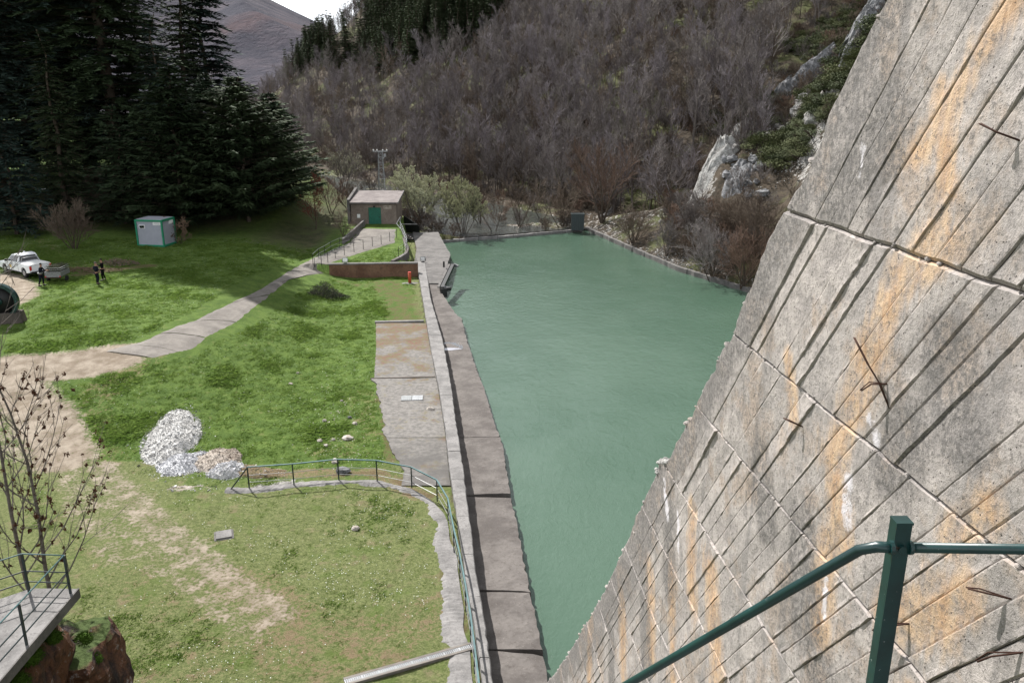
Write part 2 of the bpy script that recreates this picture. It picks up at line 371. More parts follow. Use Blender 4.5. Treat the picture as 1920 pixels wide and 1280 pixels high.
M['redrock'] = rock_mat('ferrous_rock', (.045, .026, .020), (.13, .065, .038), (.02, .015, .013), 1.6)
M['whitegravel'] = rock_mat('white_gravel', (.44, .43, .41), (.63, .62, .60), (.27, .27, .28), 2.)
M['greygravel'] = rock_mat('bluish_gravel', (.46, .46, .48), (.66, .66, .67), (.30, .30, .32), 2.)
M['sand'] = rock_mat('sand_heap', (.27, .225, .185), (.42, .37, .32), (.13, .095, .07), 1.2)
M['stone'] = rock_mat('field_stone', (.30, .26, .22), (.48, .44, .40), (.13, .11, .09), 5)
def water_mat(name, deep, shallow=None, bs=.5):
    k = NT(name); p = k.pos
    s1 = k.scale(p, (1.0, .55, 1)); w = k.noise(s1, 2.2, 4, .6, .6); w2 = k.noise(k.scale(p, (1, .7, 1)), 8, 5, .75, .3); w3 = k.noise(p, .3, 3)
    h = k.math('ADD', k.math('MULTIPLY', w, 1.), k.math('MULTIPLY', w2, .45))
    calm = k.ramp(w3, .3, .7, .6, 1.)
    col = deep
    if shallow is not None:
        col = k.mix(k.ramp(k.noise(p, .05, 3), .4, .6), deep, shallow)
    b = k.bump(k.math('MULTIPLY', h, calm), bs, .12)
    k.b.inputs['IOR'].default_value = 1.333
    return k.done(col, .045, b, .5)
M['water'] = water_mat('reservoir_water', (.050, .090, .062), (.060, .102, .072), .42)
M['river'] = water_mat('river_water', (.045, .05, .045), None, 1.0)
# board-marked concrete: attribute wm = orange stain, white bloom, lichen, panel tint
def boarded():
    k = NT('boarded_concrete'); p = k.pos; org, wht, lic, tint = k.attr('wm')
    n0 = k.noise(p, 1.6, 6, .7); n1 = k.noise(p, 5, 7, .72); n2 = k.noise(p, 24, 6, .75); n3 = k.noise(p, 90, 4, .7)
    st = k.noise(k.scale(p, (9, 9, 1.1)), 1.5, 5, .6)
    c = k.mix(k.ramp(n1, .36, .64), (.285, .258, .242), (.420, .378, .350))
    c = k.mix(k.math('MULTIPLY', k.ramp(n0, .50, .64), .6), c, (.47, .355, .265)); c = k.mix(k.math('MULTIPLY', k.ramp(k.noise(k.scale(p, (3, 3, .6)), 1.1, 5, .6), .55, .66), .55), c, (.17, .16, .155))
    c = k.mix(k.math('MULTIPLY', tint, .4), c, (.27, .25, .235))
    o = k.ramp(k.math('ADD', org, k.math('MULTIPLY', k.math('SUBTRACT', k.math('ADD', k.math('MULTIPLY', n0, .5), k.math('MULTIPLY', st, .5)), .5), 2.6)), .25, 1.0); o = k.math('MULTIPLY', o, k.ramp(n1, .36, .56, .35, 1))
    oc = k.mix(k.ramp(st, .35, .65), (.43, .26, .14), (.53, .38, .25))
    c = k.mix(k.math('MULTIPLY', o, .9), c, oc)
    l = k.ramp(k.math('ADD', k.math('ADD', lic, .24), k.math('MULTIPLY', k.math('SUBTRACT', n0, .5), 2.4)), .25, .85)
    fine = k.ramp(k.math('ADD', k.math('MULTIPLY', n2, .7), k.math('MULTIPLY', n3, .3)), .42, .56)
    c = k.mix(k.math('MULTIPLY', l, k.math('ADD', k.math('MULTIPLY', fine, .55), .30)), c, (.115, .108, .104))
    speck = k.ramp(k.math('ADD', k.math('MULTIPLY', n2, .75), k.math('MULTIPLY', n3, .25)), .52, .60)
    c = k.mix(k.math('MULTIPLY', speck, .7), c, (.13, .12, .112))
    w = k.ramp(k.math('ADD', wht, k.math('MULTIPLY', k.math('SUBTRACT', n1, .5), 2.8)), .5, .95)
    c = k.mix(k.math('MULTIPLY', w, .9), c, (.58, .55, .57))
    pits = k.vor(p, 26); pm = k.ramp(pits, .10, .17); thin = k.ramp(k.noise(p, 6, 2), .5, .56)
    pit = k.math('MAXIMUM', pm, k.math('SUBTRACT', 1., thin))
    c = k.mix(pit, (.09, .08, .075), c)
    h = k.math('ADD', k.math('MULTIPLY', n1, .8), k.math('ADD', k.math('MULTIPLY', n2, .35), k.math('ADD', k.math('MULTIPLY', n3, .14), k.math('MULTIPLY', pit, .25))))
    return k.done(c, .94, k.bump(h, .85, .03), .2)
M['board'] = boarded()

# ------------------------------------------------------------------ ground sheet with its colour masks
def seg_dist(x, y, pts):
    d = np.full(x.shape, 1e9)
    for a, b in zip(pts[:-1], pts[1:]):
        a = np.array(a[:2], float); b = np.array(b[:2], float); ab = b-a; L = max((ab**2).sum(), 1e-9)
        t = np.clip(((x-a[0])*ab[0]+(y-a[1])*ab[1])/L, 0, 1)
        d = np.minimum(d, np.hypot(x-a[0]-t*ab[0], y-a[1]-t*ab[1]))
    return d
def gp(*px): return [G(*q)[:2] for q in px]
STROKES = [  # channel, line on the ground, half width, softness, strength
    ('dirt', gp((0, 690), (110, 685), (215, 668)), 1.0, 1.6, 1.), ('dirt', gp((20, 705), (100, 698), (180, 688), (230, 674)), .7, 1.2, 1.),
    ('dirt', gp((10, 720), (85, 780), (120, 860)), .9, 1.5, .9), ('dirt', gp((130, 860), (170, 960), (240, 1040)), .5, 1.3, .5), ('dirt', gp((15, 760), (50, 830)), 1.3, 1.8, .62),
    ('dirt', gp((190, 880), (300, 990), (430, 1090), (520, 1150)), .35, 1.0, .62), ('dirt', gp((150, 900), (250, 1020), (390, 1120), (470, 1190)), .3, .9, .5),
    ('dirt', gp((0, 520), (25, 535), (30, 555), (0, 570)), 1.0, 1.2, .95), ('dirt', gp((-60, 535), (0, 540)), 2.0, 1.5, .95),
    ('dirt', gp((30, 590), (110, 560), (160, 540)), .12, .4, .45), ('dirt', gp((20, 575), (90, 548)), .12, .4, .4),
    ('dirt', gp((0, 375), (40, 380)), .8, 1.5, .7),
    ('dry', gp((430, 1090), (520, 1140), (560, 1180)), .5, 1.5, .72), ('dry', gp((340, 1090), (420, 1180)), .4, 1.2, .5), ('dry', gp((170, 760), (200, 860)), .4, 1.6, .5),
    ('dry', gp((500, 1190), (700, 1190), (840, 1150)), .7, 1.3, .6), ('dry', gp((560, 1240), (700, 1215)), 1.0, 1.0, .6), ('dry', gp((300, 1250), (440, 1230)), .8, 1.0, .45),
    ('dry', gp((180, 960), (260, 1060), (360, 1130)), 1.2, 1.5, .42), ('dry', gp((70, 450), (140, 500), (230, 500)), .8, 1., .5),
    ('dry', gp((620, 850), (700, 800), (690, 740)), .8, 1.5, .45), ('dry', gp((300, 650), (240, 690), (180, 740)), .8, 1.0, .6),
    ('moss', gp((720, 530), (750, 560), (760, 600)), .7, 1.8, .62), ('moss', gp((640, 530), (760, 540)), .3, .8, .6), ('moss', gp((735, 860), (728, 800), (715, 740)), .2, .5, .7),
    ('moss', gp((650, 890), (760, 900), (800, 925)), .4, .6, .5), ('moss', gp((835, 980), (845, 1060), (850, 1130), (880, 1200)), .15, .5, .5),
    ('moss', gp((150, 515), (215, 505), (280, 498)), .5, .6, .9), ('dry', gp((540, 890), (700, 885), (790, 930)), .35, .5, .8),
    ('rock', gp((480, 915), (560, 905)), .25, .4, .6)]
def masks(x, y):
    x = np.asarray(x, float); y = np.asarray(y, float); m = {k: np.zeros(x.shape) for k in ('dirt', 'moss', 'rock', 'dry')}
    near = (x > -75) & (x < 20) & (y > 8) & (y < 140)
    xn, yn = x[near], y[near]
    for ch, pts, w, so, st in STROKES:
        v = m[ch][near]; m[ch][near] = np.maximum(v, st*(1-S(seg_dist(xn, yn, pts), w, w+so)))
    s = hill_s(x, y); q = x/np.maximum(y, 1)
    right = (x > Bx(y)) & (q > .08)
    dn = Cx(y)-x
    z = height(x, y)
    forest = np.maximum(S(s, -34, -27)*S(y, 99, 103), right*1.)
    forest = np.where(dn < 0, 1, forest)
    forest = np.maximum(forest, S(-x, 19, 21.5)*S(y, 78, 88)*S(x, -30, -24)*.75)      # leaf litter under the cedars
    forest = np.maximum(forest, S(-x, 26, 32)*S(y, 88, 96)*S(x, -62, -54))
    e = 1.2
    gr = np.hypot((height(x+e, y)-height(x-e, y)), (height(x, y+e)-height(x, y-e)))/(2*e)
    m['rock'] = np.maximum(m['rock'], right*(S(gr, .9, 1.8)*.40+.20*S(z, 2, 9)*(y < 110)))
    m['rock'] = np.maximum(m['rock'], S(y, 98, 101)*S(s, -30, -24)*S(s, 4, -4)*.42)
    m['rock'] = np.maximum(m['rock'], right*S(x-Bx(y), 3.2, .4)*.34)
    lush = .95*S(y, 30, 42)*S(dn, 0, 2)+.22
    lush = np.where((y < 36) & (dn > 12), .1, lush)
    lush = lush*(1-.55*S(seg_dist(x, y, [(-5, 36), (-7, 48)]), 2.5, 0))
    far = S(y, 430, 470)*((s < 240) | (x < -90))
    return m, forest, np.clip(lush, 0, 1), far
def axis(segs):
    r = []
    for a, b, st in segs: r += list(np.arange(a, b, st))
    return np.array(r+[segs[-1][1]])
gx = axis([(-3000, -900, 150), (-900, -320, 14), (-320, -110, 4), (-110, -45, 1.2), (-45, -20, .5), (-20, 2, .25), (2, 40, .55), (40, 130, 2.), (130, 400, 10), (400, 3000, 200)])
gy = axis([(-400, 0, 50), (0, 14, 2), (14, 64, .3), (64, 120, .45), (120, 200, 1.6), (200, 420, 4), (420, 1500, 14), (1500, 5000, 350)])
X, Y = np.meshgrid(gx, gy); Xf, Yf = X.ravel(), Y.ravel(); Zf = height(Xf, Yf)
mk, fo, lu, fa = masks(Xf, Yf)
nx = len(gx); ii = (np.arange(len(gy)-1)[:, None]*nx+np.arange(nx-1)[None, :]).ravel()
F = np.stack([ii, ii+1, ii+nx+1, ii+nx], 1)
np_mesh('ground', np.stack([Xf, Yf, Zf], 1), F, M['ground'],
        {'m1': np.stack([mk['dirt'], mk['moss'], mk['rock'], mk['dry']], 1), 'm2': np.stack([fo, lu, fa, fa*0], 1)}, kind='structure')

# ------------------------------------------------------------------ water
def sheet(name, poly, z, mat, **t):
    return MB().add([(p[0], p[1], z) for p in poly], [tuple(range(len(poly)))]).build(name, mat, **t)
sheet('reservoir_water', [(-14, 14), (40, 14), (45, 45), (24, 75), (19.2, 84.4), (15.5, 97), (11.5, 111.5), (9.2, 110), (-8.6, 101.3), (-11, 101.5)], -1.0, M['water'], kind='structure')
sheet('river_water', [(-9.5, 101.6), (8.5, 110.2), (14, 110), (-6, 140), (-40, 182), (-90, 260), (-110, 250), (-60, 170), (-26, 128), (-19, 106)], -.72, M['river'], kind='structure')

# ------------------------------------------------------------------ canal walls, pier, slab
def jit(a): return (random.random()-.5)*2*a
def strip_run(name, pts_l, pts_r, ztop, zbot, mat, cuts, parent, gap=.015, jag=.03, sub=.5):
    """a wall run cast in lengths: each length a block of its own with rough arrises"""
    ys = [p for p in cuts]
    for a, b in zip(ys[:-1], ys[1:]):
        n = max(2, int(abs(b-a)/sub)); yy = [a+gap+(b-a-2*gap)*i/n for i in range(n+1)]
        V = []; dz = jit(.012)
        for y in yy:
            l = pts_l(y)+jit(jag); r = pts_r(y)+jit(jag); t = ztop(y)+dz; k = .035
            V += [(l, y, zbot), (l, y, t-k), (l+k, y, t+jit(.008)), ((l+r)/2, y, t+jit(.01)+.005), (r-k, y, t+jit(.008)), (r, y, t-k-abs(jit(.02))), (r, y, zbot)]
        Fs = []
        for i in range(n):
            for j in range(6): Fs.append((i*7+j, (i+1)*7+j, (i+1)*7+j+1, i*7+j+1)[::-1])
        Fs += [(0, 1, 2, 3, 4, 5, 6), tuple(n*7+j for j in range(6, -1, -1))]
        MB().add(V, Fs).build(name, mat, parent)
def wz(y): return float(np.interp(y, [20, 58, 69, 76], [-.5, -.5, -.15, .30]))
cop = root('canal_wall', (0, 0, 0), 'long low grey concrete canal wall with chamfered coping running up to the stone hut', 'wall')
cutc = [10, 15, 18.6, 21.4, 24.6, 27.3, 30.2, 33.4, 36.4, 40, 44.2, 48.6, 50.8, 56.2, 60.7, 65.4, 71, 76.2, 82.5]
strip_run('coping_block', lambda y: float(Cx(y)), lambda y: float(np.interp(y, CLy, CRx)), lambda y: .40 if (y < 33 or y > 44) else .46, -3.2, M['conc_pale'], cutc, cop, sub=.35, jag=.022)
walk = root('canal_walkway', (0, 0, 0), 'worn brown-grey concrete ledge between the low canal wall and the green water', 'walkway')
WRy = [10, 22.04, 24.4, 27.2, 30.56, 35.2, 38.8, 42.5, 47.5, 51.9, 58, 63.9, 64.1, 71.7, 73.2]
WRx = [2.0, 1.08, .86, .56, .27, -.2, -.46, -1.03, -1.7, -2.37, -3.28, -4.06, -4.37, -6.37, -6.6]
for a, b, tilt in ((10, 22.9, 0), (23.0, 26.2, .02), (26.32, 33.6, -.03), (33.8, 40.1, .02), (40.16, 49.6, 0), (49.65, 57.8, .01), (57.83, 64, 0), (64.02, 73.4, 0)):
    n = max(3, int((b-a)/.3)); V = []; Fs = []
    for i in range(n+1):
        y = a+(b-a)*i/n+(jit(.05) if i in (0, n) else 0); l = float(np.interp(y, CLy, CRx))-.05; r = float(np.interp(y, WRy, WRx))+jit(.045); z = wz(y)+tilt*(i/n)
        for j in range(7):
            f = j/6; x = l+(r-l)*f
            V.append((x, y+.25*f*math.sin(a*3), z+(-.06*abs(jit(1)) if j == 6 else jit(.012))))
        V.append((r+.02, y+.25*math.sin(a*3), z-.12)); V.append((r+jit(.03), y+.25*math.sin(a*3), -3.2))
    for i in range(n):
        for j in range(8): Fs.append((i*9+j, i*9+j+1, (i+1)*9+j+1, (i+1)*9+j))
    Fs += [tuple(range(8, -1, -1)), tuple(n*9+j for j in range(9))]
    # close ends down
    MB().add(V, Fs).build('ledge_slab', M['conc_brown'], walk)
pier = root('pier', (0, 0, 0), 'broad flat grey concrete pier beyond the end of the canal wall', 'pier')
PR = [(-6.4, 73.4), (-6.45, 80), (-6.5, 86.4), (-7.3, 91), (-8.5, 97.6), (-9.0, 101)]
def pl(y): return float(np.interp(y, [73.4, 76, 82.5, 90, 101], [-7.6, -7.95, -9.9, -10.5, -12.2]))
def prx(y): return float(np.interp(y, [p[1] for p in PR], [p[0] for p in PR]))
pb = [73.45, 76.5, 80.2, 84.9, 89.6, 95, 101]
for a, b in zip(pb[:-1], pb[1:]):
    n = 8; V = []; Fs = []
    for i in range(n+1):
        y = a+.012+(b-a-.024)*i/n
        for j in range(6): V.append((pl(y)+(prx(y)+jit(.05)-pl(y))*j/5, y, .33+(.0 if y > 76 else (y-76)*.05)+jit(.012)))
        V.append((prx(y)+.03, y, -3))
    for i in range(n):
        for j in range(6): Fs.append((i*7+j, i*7+j+1, (i+1)*7+j+1, (i+1)*7+j))
    Fs += [tuple(range(6, -1, -1)), tuple(n*7+j for j in range(7))]
    MB().add(V, Fs).build('deck_slab', M['conc'], pier)
# far weir kerb and right bank kerb
def kerb(name, pts, w, z0, z1, mat, label, seg=2.5, cat='kerb', jag=.05):
    r = root(name, (0, 0, 0), label, cat)
    P = [Vector((p[0], p[1], 0)) for p in pts]; lens = [0]
    for a, b in zip(P[:-1], P[1:]): lens.append(lens[-1]+(b-a).length)
    L = lens[-1]; n = int(L/seg)
    def pt(s):
        for i in range(len(P)-1):
            if s <= lens[i+1] or i == len(P)-2:
                t = (s-lens[i])/(lens[i+1]-lens[i]); d = (P[i+1]-P[i]).normalized(); return P[i]+(P[i+1]-P[i])*t, Vector((-d.y, d.x, 0))
    for i in range(n):
        V = []; Fs = []; m = 5; dz = jit(.03)
        for k in range(m+1):
            p, nn = pt((i+.01+(.98)*k/m)*L/n); ww = w*(1+jit(.12))
            a = p-nn*ww/2+nn*jit(jag); b = p+nn*ww/2+nn*jit(jag)
            V += [(a.x, a.y, z0), (a.x, a.y, z1+dz-.02), (a.x*.9+b.x*.1, a.y*.9+b.y*.1, z1+dz+jit(.02)), (b.x*.9+a.x*.1, b.y*.9+a.y*.1, z1+dz+jit(.02)), (b.x, b.y, z1+dz-.03), (b.x, b.y, z0)]
        for k in range(m):
            for j in range(5): Fs.append((k*6+j, k*6+j+1, (k+1)*6+j+1, (k+1)*6+j))
        Fs += [tuple(range(5, -1, -1)), tuple(m*6+j for j in range(6))]
        MB().add(V, Fs).build('kerb_length', mat, r)
    return r
kerb('weir_kerb', [(-8.9, 101.1), (-.68, 104.6), (9.3, 109.9)], .5, -3.1, -.66, M['conc_pale'], 'thin pale concrete kerb closing the far end of the green basin')
kerb('bank_kerb', [(10.0, 111), (13.9, 96.5), (17.35, 84.5), (20, 78.9), (22.1, 74.9), (30, 60)], .42, -3.1, -.52, M['conc'], 'narrow mossy kerb edging the basin below the brambly right bank', seg=3.2, jag=.09)
# slab beside the wall
slab = root('drain_slab', (0, 0, 0), 'mossy grey concrete apron lying beside the canal wall below the lawn', 'slab')
def slab_mat():
    k = NT('apron'); p = k.pos; n = k.noise(p, .55, 5, .65); n2 = k.noise(p, 4, 6, .7); n3 = k.noise(p, 22, 5, .7)
    c = k.mix(k.ramp(n2, .36, .64), (.115, .108, .10), (.195, .182, .168)); c = k.mix(k.math('MULTIPLY', k.ramp(n3, .5, .72), .5), c, (.13, .12, .11))
    sy = k.n('SeparateXYZ'); k.l(p, sy.inputs[0])
    up = k.ramp(sy.outputs[1], 44, 58, 0, .17)
    c = k.mix(k.math('MULTIPLY', k.ramp(k.math('ADD', n, k.math('ADD', up, k.math('MULTIPLY', k.math('SUBTRACT', n2, .5), .5))), .54, .70), .85), c, k.mix(k.ramp(n2, .4, .6), k.mix(k.ramp(n3, .42, .58), (.15, .055, .035), (.135, .082, .06)), (.11, .10, .045)))
    c = k.mix(k.math('MULTIPLY', k.ramp(sy.outputs[1], 40, 36), k.ramp(k.noise(p, .9, 4), .35, .6, .25, .8)), c, (.085, .08, .075))
    return k.done(c, .92, k.bump(n3, .6, .03), .2)
M['apron'] = slab_mat()
def sx(y): return float(np.interp(y, [35.2, 36.5, 40, 43.5, 47.8, 54.7, 60.5], [-4.9, -5.7, -6.7, -7.5, -8.45, -9.4, -10.35]))
for a, b, ex in ((33.6, 38.9, .3), (38.95, 48.0, .12), (48.06, 56, .0), (56.03, 60.6, 0)):
    n = max(4, int((b-a)/.25)); V = []; Fs = []
    for i in range(n+1):
        y = a+(b-a)*i/n; l = sx(y)+jit(.03)+.35*float(fbm(np.array(y*.9), np.array(0.), 5, 3))*(ex > .05); r = float(Cx(y))-.02
        V.append((l, y, -.3))
        for j in range(6): V.append((l+(r-l)*j/5, y+(.55*j/5 if abs(b-48) < .1 and i == n else 0)*0, H(l-.6, y)*.0+.055+jit(.006)))
    for i in range(n):
        for j in range(6): Fs.append((i*7+j, i*7+j+1, (i+1)*7+j+1, (i+1)*7+j))
    MB().add(V, Fs).build('apron_slab', M['apron'], slab)
bm = MB(); bm.beam((-8.7, 47.95, .06), (-4.75, 48.25, .07), .10, .05); bm.build('joint_rib', M['conc_dark'], slab)
bm = MB(); bm.beam((-10.45, 60.72, .1), (-6.75, 61.0, .1), .28, .12); bm.build('edge_kerb', M['conc_pale'], slab)
# ground apron next to coping in the near part (pale broken edging under the curved fence)
edge = root('fence_footing', (0, 0, 0), 'broken pale concrete strip under the curved green railing', 'footing')
fpts = [(-12.7, 33.2), (-11.7, 33.25), (-9.79, 33.6), (-7.87, 34.0), (-6.11, 33.9), (-4.6, 33.2), (-3.45, 32.0), (-2.85, 30.3), (-2.5, 28.0), (-2.0, 24.57), (-1.6, 21.8), (-1.3, 19.5), (-1., 17.5)]
V = []; Fs = []; n = 260
fp = np.array(fpts); fl = np.concatenate([[0], np.cumsum(np.hypot(*np.diff(fp, axis=0).T))])
for i in range(n+1):
    s_ = fl[-1]*i/n; x = np.interp(s_, fl, fp[:, 0]); y = np.interp(s_, fl, fp[:, 1]); x2 = np.interp(s_+.3, fl, fp[:, 0]); y2 = np.interp(s_+.3, fl, fp[:, 1])
    if s_+.3 > fl[-1]: x2, y2 = x+.03, y-.3
    d = Vector((x2-x, y2-y)).normalized(); nn = Vector((-d.y, d.x))
    wi = .06+.26*float(vnoise(s_*1.1, 0, 3))**1.5+.16*float(vnoise(s_*5, 0, 3))+.07*float(vnoise(s_*17, 0, 3))+.20*float(S(s_, 9.5, 14))*float(vnoise(s_*.6, 9, 3)+.3); wo_ = .08+.18*float(vnoise(s_*.9, 5, 4))+.12*float(S(s_, 12, 14))
    for k_, q_ in enumerate((-wi, -wi*.4, 0., wo_)):
        px_, py_ = x+nn.x*q_, y+nn.y*q_; px_ = min(px_, float(Cx(py_))-.0)
        V.append((px_, py_, max(H(px_-.3, py_), 0)+(.045 if k_ not in (0,) else -.03)+jit(.012)))
for i in range(n):
    for j in range(3): Fs.append((i*4+j, (i+1)*4+j, (i+1)*4+j+1, i*4+j+1))
MB().add(V, Fs).build('footing_strip', M['conc_pale'], edge)

# ------------------------------------------------------------------ path
pth = root('path', (0, 0, 0), 'x', 'x'); del pth['label']; del pth['category']; pth['kind'] = 'structure'
PL = [gp(*[(a, b)])[0] for a, b in ((672, 430), (655, 455), (612, 475), (558, 500), (470, 553), (370, 600), (270, 640), (196, 660))]
PRt = [gp(*[(a, b)])[0] for a, b in ((742, 430), (740, 455), (690, 470), (622, 492), (545, 522), (450, 600), (360, 655), (287, 672))]
PL = np.array(PL); PRt = np.array(PRt); tt = np.linspace(0, 7, 8)
nseg = 11
for s0 in range(nseg):
    V = []; Fs = []; n = 12
    for i in range(n+1):
        u = 7*(s0+.012+.976*i/n)/nseg
        l = [np.interp(u, tt, PL[:, c]) for c in (0, 1)]; r = [np.interp(u, tt, PRt[:, c]) for c in (0, 1)]
        for j in range(7):
            f = j/6+(jit(.018) if j in (0, 6) else 0); x = l[0]+(r[0]-l[0])*f; y = l[1]+(r[1]-l[1])*f
            V.append((x, y, H(x, y)+(.055 if 0 < j < 6 else .0)))
    for i in range(n):
        for j in range(6): Fs.append((i*7+j, (i+1)*7+j, (i+1)*7+j+1, i*7+j+1))
    MB().add(V, Fs).build('path_slab', M['path'], pth, smooth=False)

# ------------------------------------------------------------------ the board-marked buttress wall
def wx(y): return 2.7-.09*y
WALLP = dict(
    org=[([(3.75, 17.9), (4.2, 17.3), (4.75, 16.65)], .13), ([(4.4, 16.2), (4.75, 15.9), (5.0, 15.3)], .20), ([(5.05, 15.1), (5.2, 14.6), (5.0, 14.1)], .22), ([(5.2, 13.9), (5.1, 13.3)], .2),
         ([(3.7, 15.0), (3.9, 14.7)], .18), ([(3.7, 14.5), (4.0, 14.15), (4.4, 13.9)], .22), ([(7.4, 12.3), (7.0, 11.4), (6.6, 10.6)], .30), ([(8.1, 12.6), (7.9, 11.6)], .22),
         ([(9.6, 10.9), (9.3, 9.8)], .30), ([(11, 9.4), (10.8, 8.3)], .3), ([(4.6, 17.0), (4.4, 16.5)], .12), ([(13.5, 7.5), (13.3, 5.5)], .35), ([(4.0, 13.6), (4.2, 13.1)], .15), ([(8.7, 11.4), (8.4, 10.2)], .2), ([(6.1, 15.0), (5.9, 14.6)], .12)],
    wht=[([(5.02, 14.5), (4.95, 14.2)], .10), ([(5.15, 13.75), (5.1, 13.4)], .055), ([(4.85, 15.0), (4.75, 14.9)], .07), ([(9.2, 12.35), (9.0, 12.1)], .12), ([(8.6, 12.3), (8.5, 11.9)], .07), ([(5.35, 16.65), (5.33, 16.5)], .04)],
    lic=[([(5.4, 17.6), (7.3, 14.9), (8.9, 12.9)], .32), ([(9.4, 12.2), (10.8, 10.1), (14.5, 6), (20, .5)], .40), ([(5.2, 16.8), (5.6, 16.3)], .3), ([(8.9, 12.1), (8.8, 11.2)], .22), ([(9.9, 10.6), (9.5, 9.4), (9.4, 8.7)], .28), ([(4.2, 15.6), (4.0, 15.3)], .22),
         ([(5.6, 13.8), (5.4, 13.2)], .25), ([(3.6, 16.4), (3.5, 16.2)], .15), ([(5.0, 12.9), (4.9, 12.4)], .2), ([(6.4, 13.9), (6.2, 13.5)], .2), ([(11.8, 8.6), (11.4, 7.2)], .25), ([(4.55, 14.8), (4.4, 15.1)], .2)])
def wall_attr(y, z):
    r = []
    for ch in ('org', 'wht', 'lic'):
        v = np.zeros(y.shape)
        for pts, w in WALLP[ch]: v = np.maximum(v, np.exp(-(seg_dist(y, z, pts)/w)**2))
        r.append(v)
    return r
but = root('buttress_wall', (2.7, 0, 0), 'huge steeply cut buttress of board-marked concrete with orange stains at the right', 'wall')
lifts = [.0, 1.25, 2.45, 3.6, 4.8, 5.95, 7.1, 8.2, 9.3, 10.4, 11.55, 12.62, 13.8, 14.85, 16.1, 18.35, 19.6]
def edge_c(z): return float(np.interp(z, [0, .8, 5, 9, 11.5, 12.3, 12.55, 12.75, 20], [6.85, 6.6, 6.0, 5.72, 5.78, 5.86, 5.95, 5.66, 5.74]))
def yc(c, z): return c+(17-z)/1.24
wrng = np.random.default_rng(11)
for li in range(len(lifts)-1):
    zb, zt = lifts[li], lifts[li+1]; bs = [.9 if zb > 9 else (3.0 if zb > 4 else 4.6)]
    while bs[-1] < 5.3: bs.append(bs[-1]+wrng.choice([.19, .21, .22, .24, .37, .42], p=[.2, .2, .25, .15, .1, .1]))
    bs[-1] = 5.75
    if len(bs) > 2 and bs[-1]-bs[-2] < .14: bs.pop(-2)
    for bi in range(len(bs)-1):
        c0, c1 = bs[bi], bs[bi+1]; last = bi == len(bs)-2
        off = .002+.005*wrng.random()**1.5+(.009 if wrng.random() < .10 else 0); tilt = wrng.normal()*.0028; tl = wrng.normal()*.002; tint = wrng.random()**1.5
        nu = 9; nv = 34; sd = int(wrng.integers(1e6))
        U, Vv = np.meshgrid(np.linspace(0, 1, nu), np.linspace(0, 1, nv)); 
        uu = np.array([0, .018, .07, .25, .5, .75, .93, .982, 1.]); U = np.broadcast_to(uu, (nv, nu)).copy()
        vv = np.concatenate([[0, .012, .04], np.linspace(.07, .93, nv-6), [.96, .988, 1.]]); Vv = np.broadcast_to(vv[:, None], (nv, nu)).copy()
        z = zb+.002+(zt-zb-.004)*Vv
        gw = (.0005+.005*max(0, wrng.random()-.5)); cl = c0+gw+.009*(vnoise(z*9, z*0, sd)-.3)*(vnoise(z*2, z*0, sd+5) > .4); 
        if last:
            ec = np.interp(z, [0, .8, 5, 9, 11.5, 12.3, 12.55, 12.75, 20], [6.85, 6.6, 6.0, 5.72, 5.78, 5.86, 5.95, 5.66, 5.74])
            cr = ec+.07*(vnoise(z*1.4, z*0, 77)-.5)+.08*(vnoise(z*5, z*0, 78)-.5)+.05*(vnoise(z*14, z*0, 79)-.5)
        else: cr = c1-.001-.004*(vnoise(z*9, z*0, sd+7)-.3)+.012*(vnoise(z*2, z*0, sd+11)-.5)*0
        c = cl+(cr-cl)*U
        z = z+.012*(vnoise(c*6, c*0+li, 90)-.5)*(1-Vv)+.012*(vnoise(c*6, c*0+li+1, 90)-.5)*Vv
        y = yc(c, z)
        edge_ = np.minimum(np.minimum(U, 1-U)*(c1-c0), np.minimum(Vv, 1-Vv)*(zt-zb))
        o = off+tilt*(U-.5)*2+tl*(Vv-.5)*2+.005*(vnoise(y*9, z*9, 5)-.5)+.008*(vnoise(y*3, z*3, 6)-.5)
        lip = (vnoise(z*3+sd, U*2, 8) > .62)*(vnoise(z*16, U*0, sd) > .45)*.009*np.exp(-(U*(c1-c0)/.02)**2)
        o = o+lip
        o = np.where(edge_ < .0035, np.where(np.minimum(Vv, 1-Vv) < .004, -.02, -.009), np.where(edge_ < .012, o-.004*vnoise(y*30, z*30, 9), o))
        if last: o = np.where(U > .99, -.02+0*o, o-.02*(U > .97)*vnoise(z*12, z*0, 13))
        xx = wx(y)-o
        at_ = wall_attr(y, z)
        A = np.stack([at_[0], at_[1], at_[2], np.full(y.shape, tint)], -1).reshape(-1, 4)
        Vx = np.stack([xx-2.7, y, z], -1).reshape(-1, 3)
        idx = (np.arange(nv-1)[:, None]*nu+np.arange(nu-1)[None]).ravel(); Fq = np.stack([idx, idx+nu, idx+nu+1, idx+1], 1)
        np_mesh('concrete_strip', Vx, Fq, M['board'], {'wm': A}, smooth=False, parent=but)
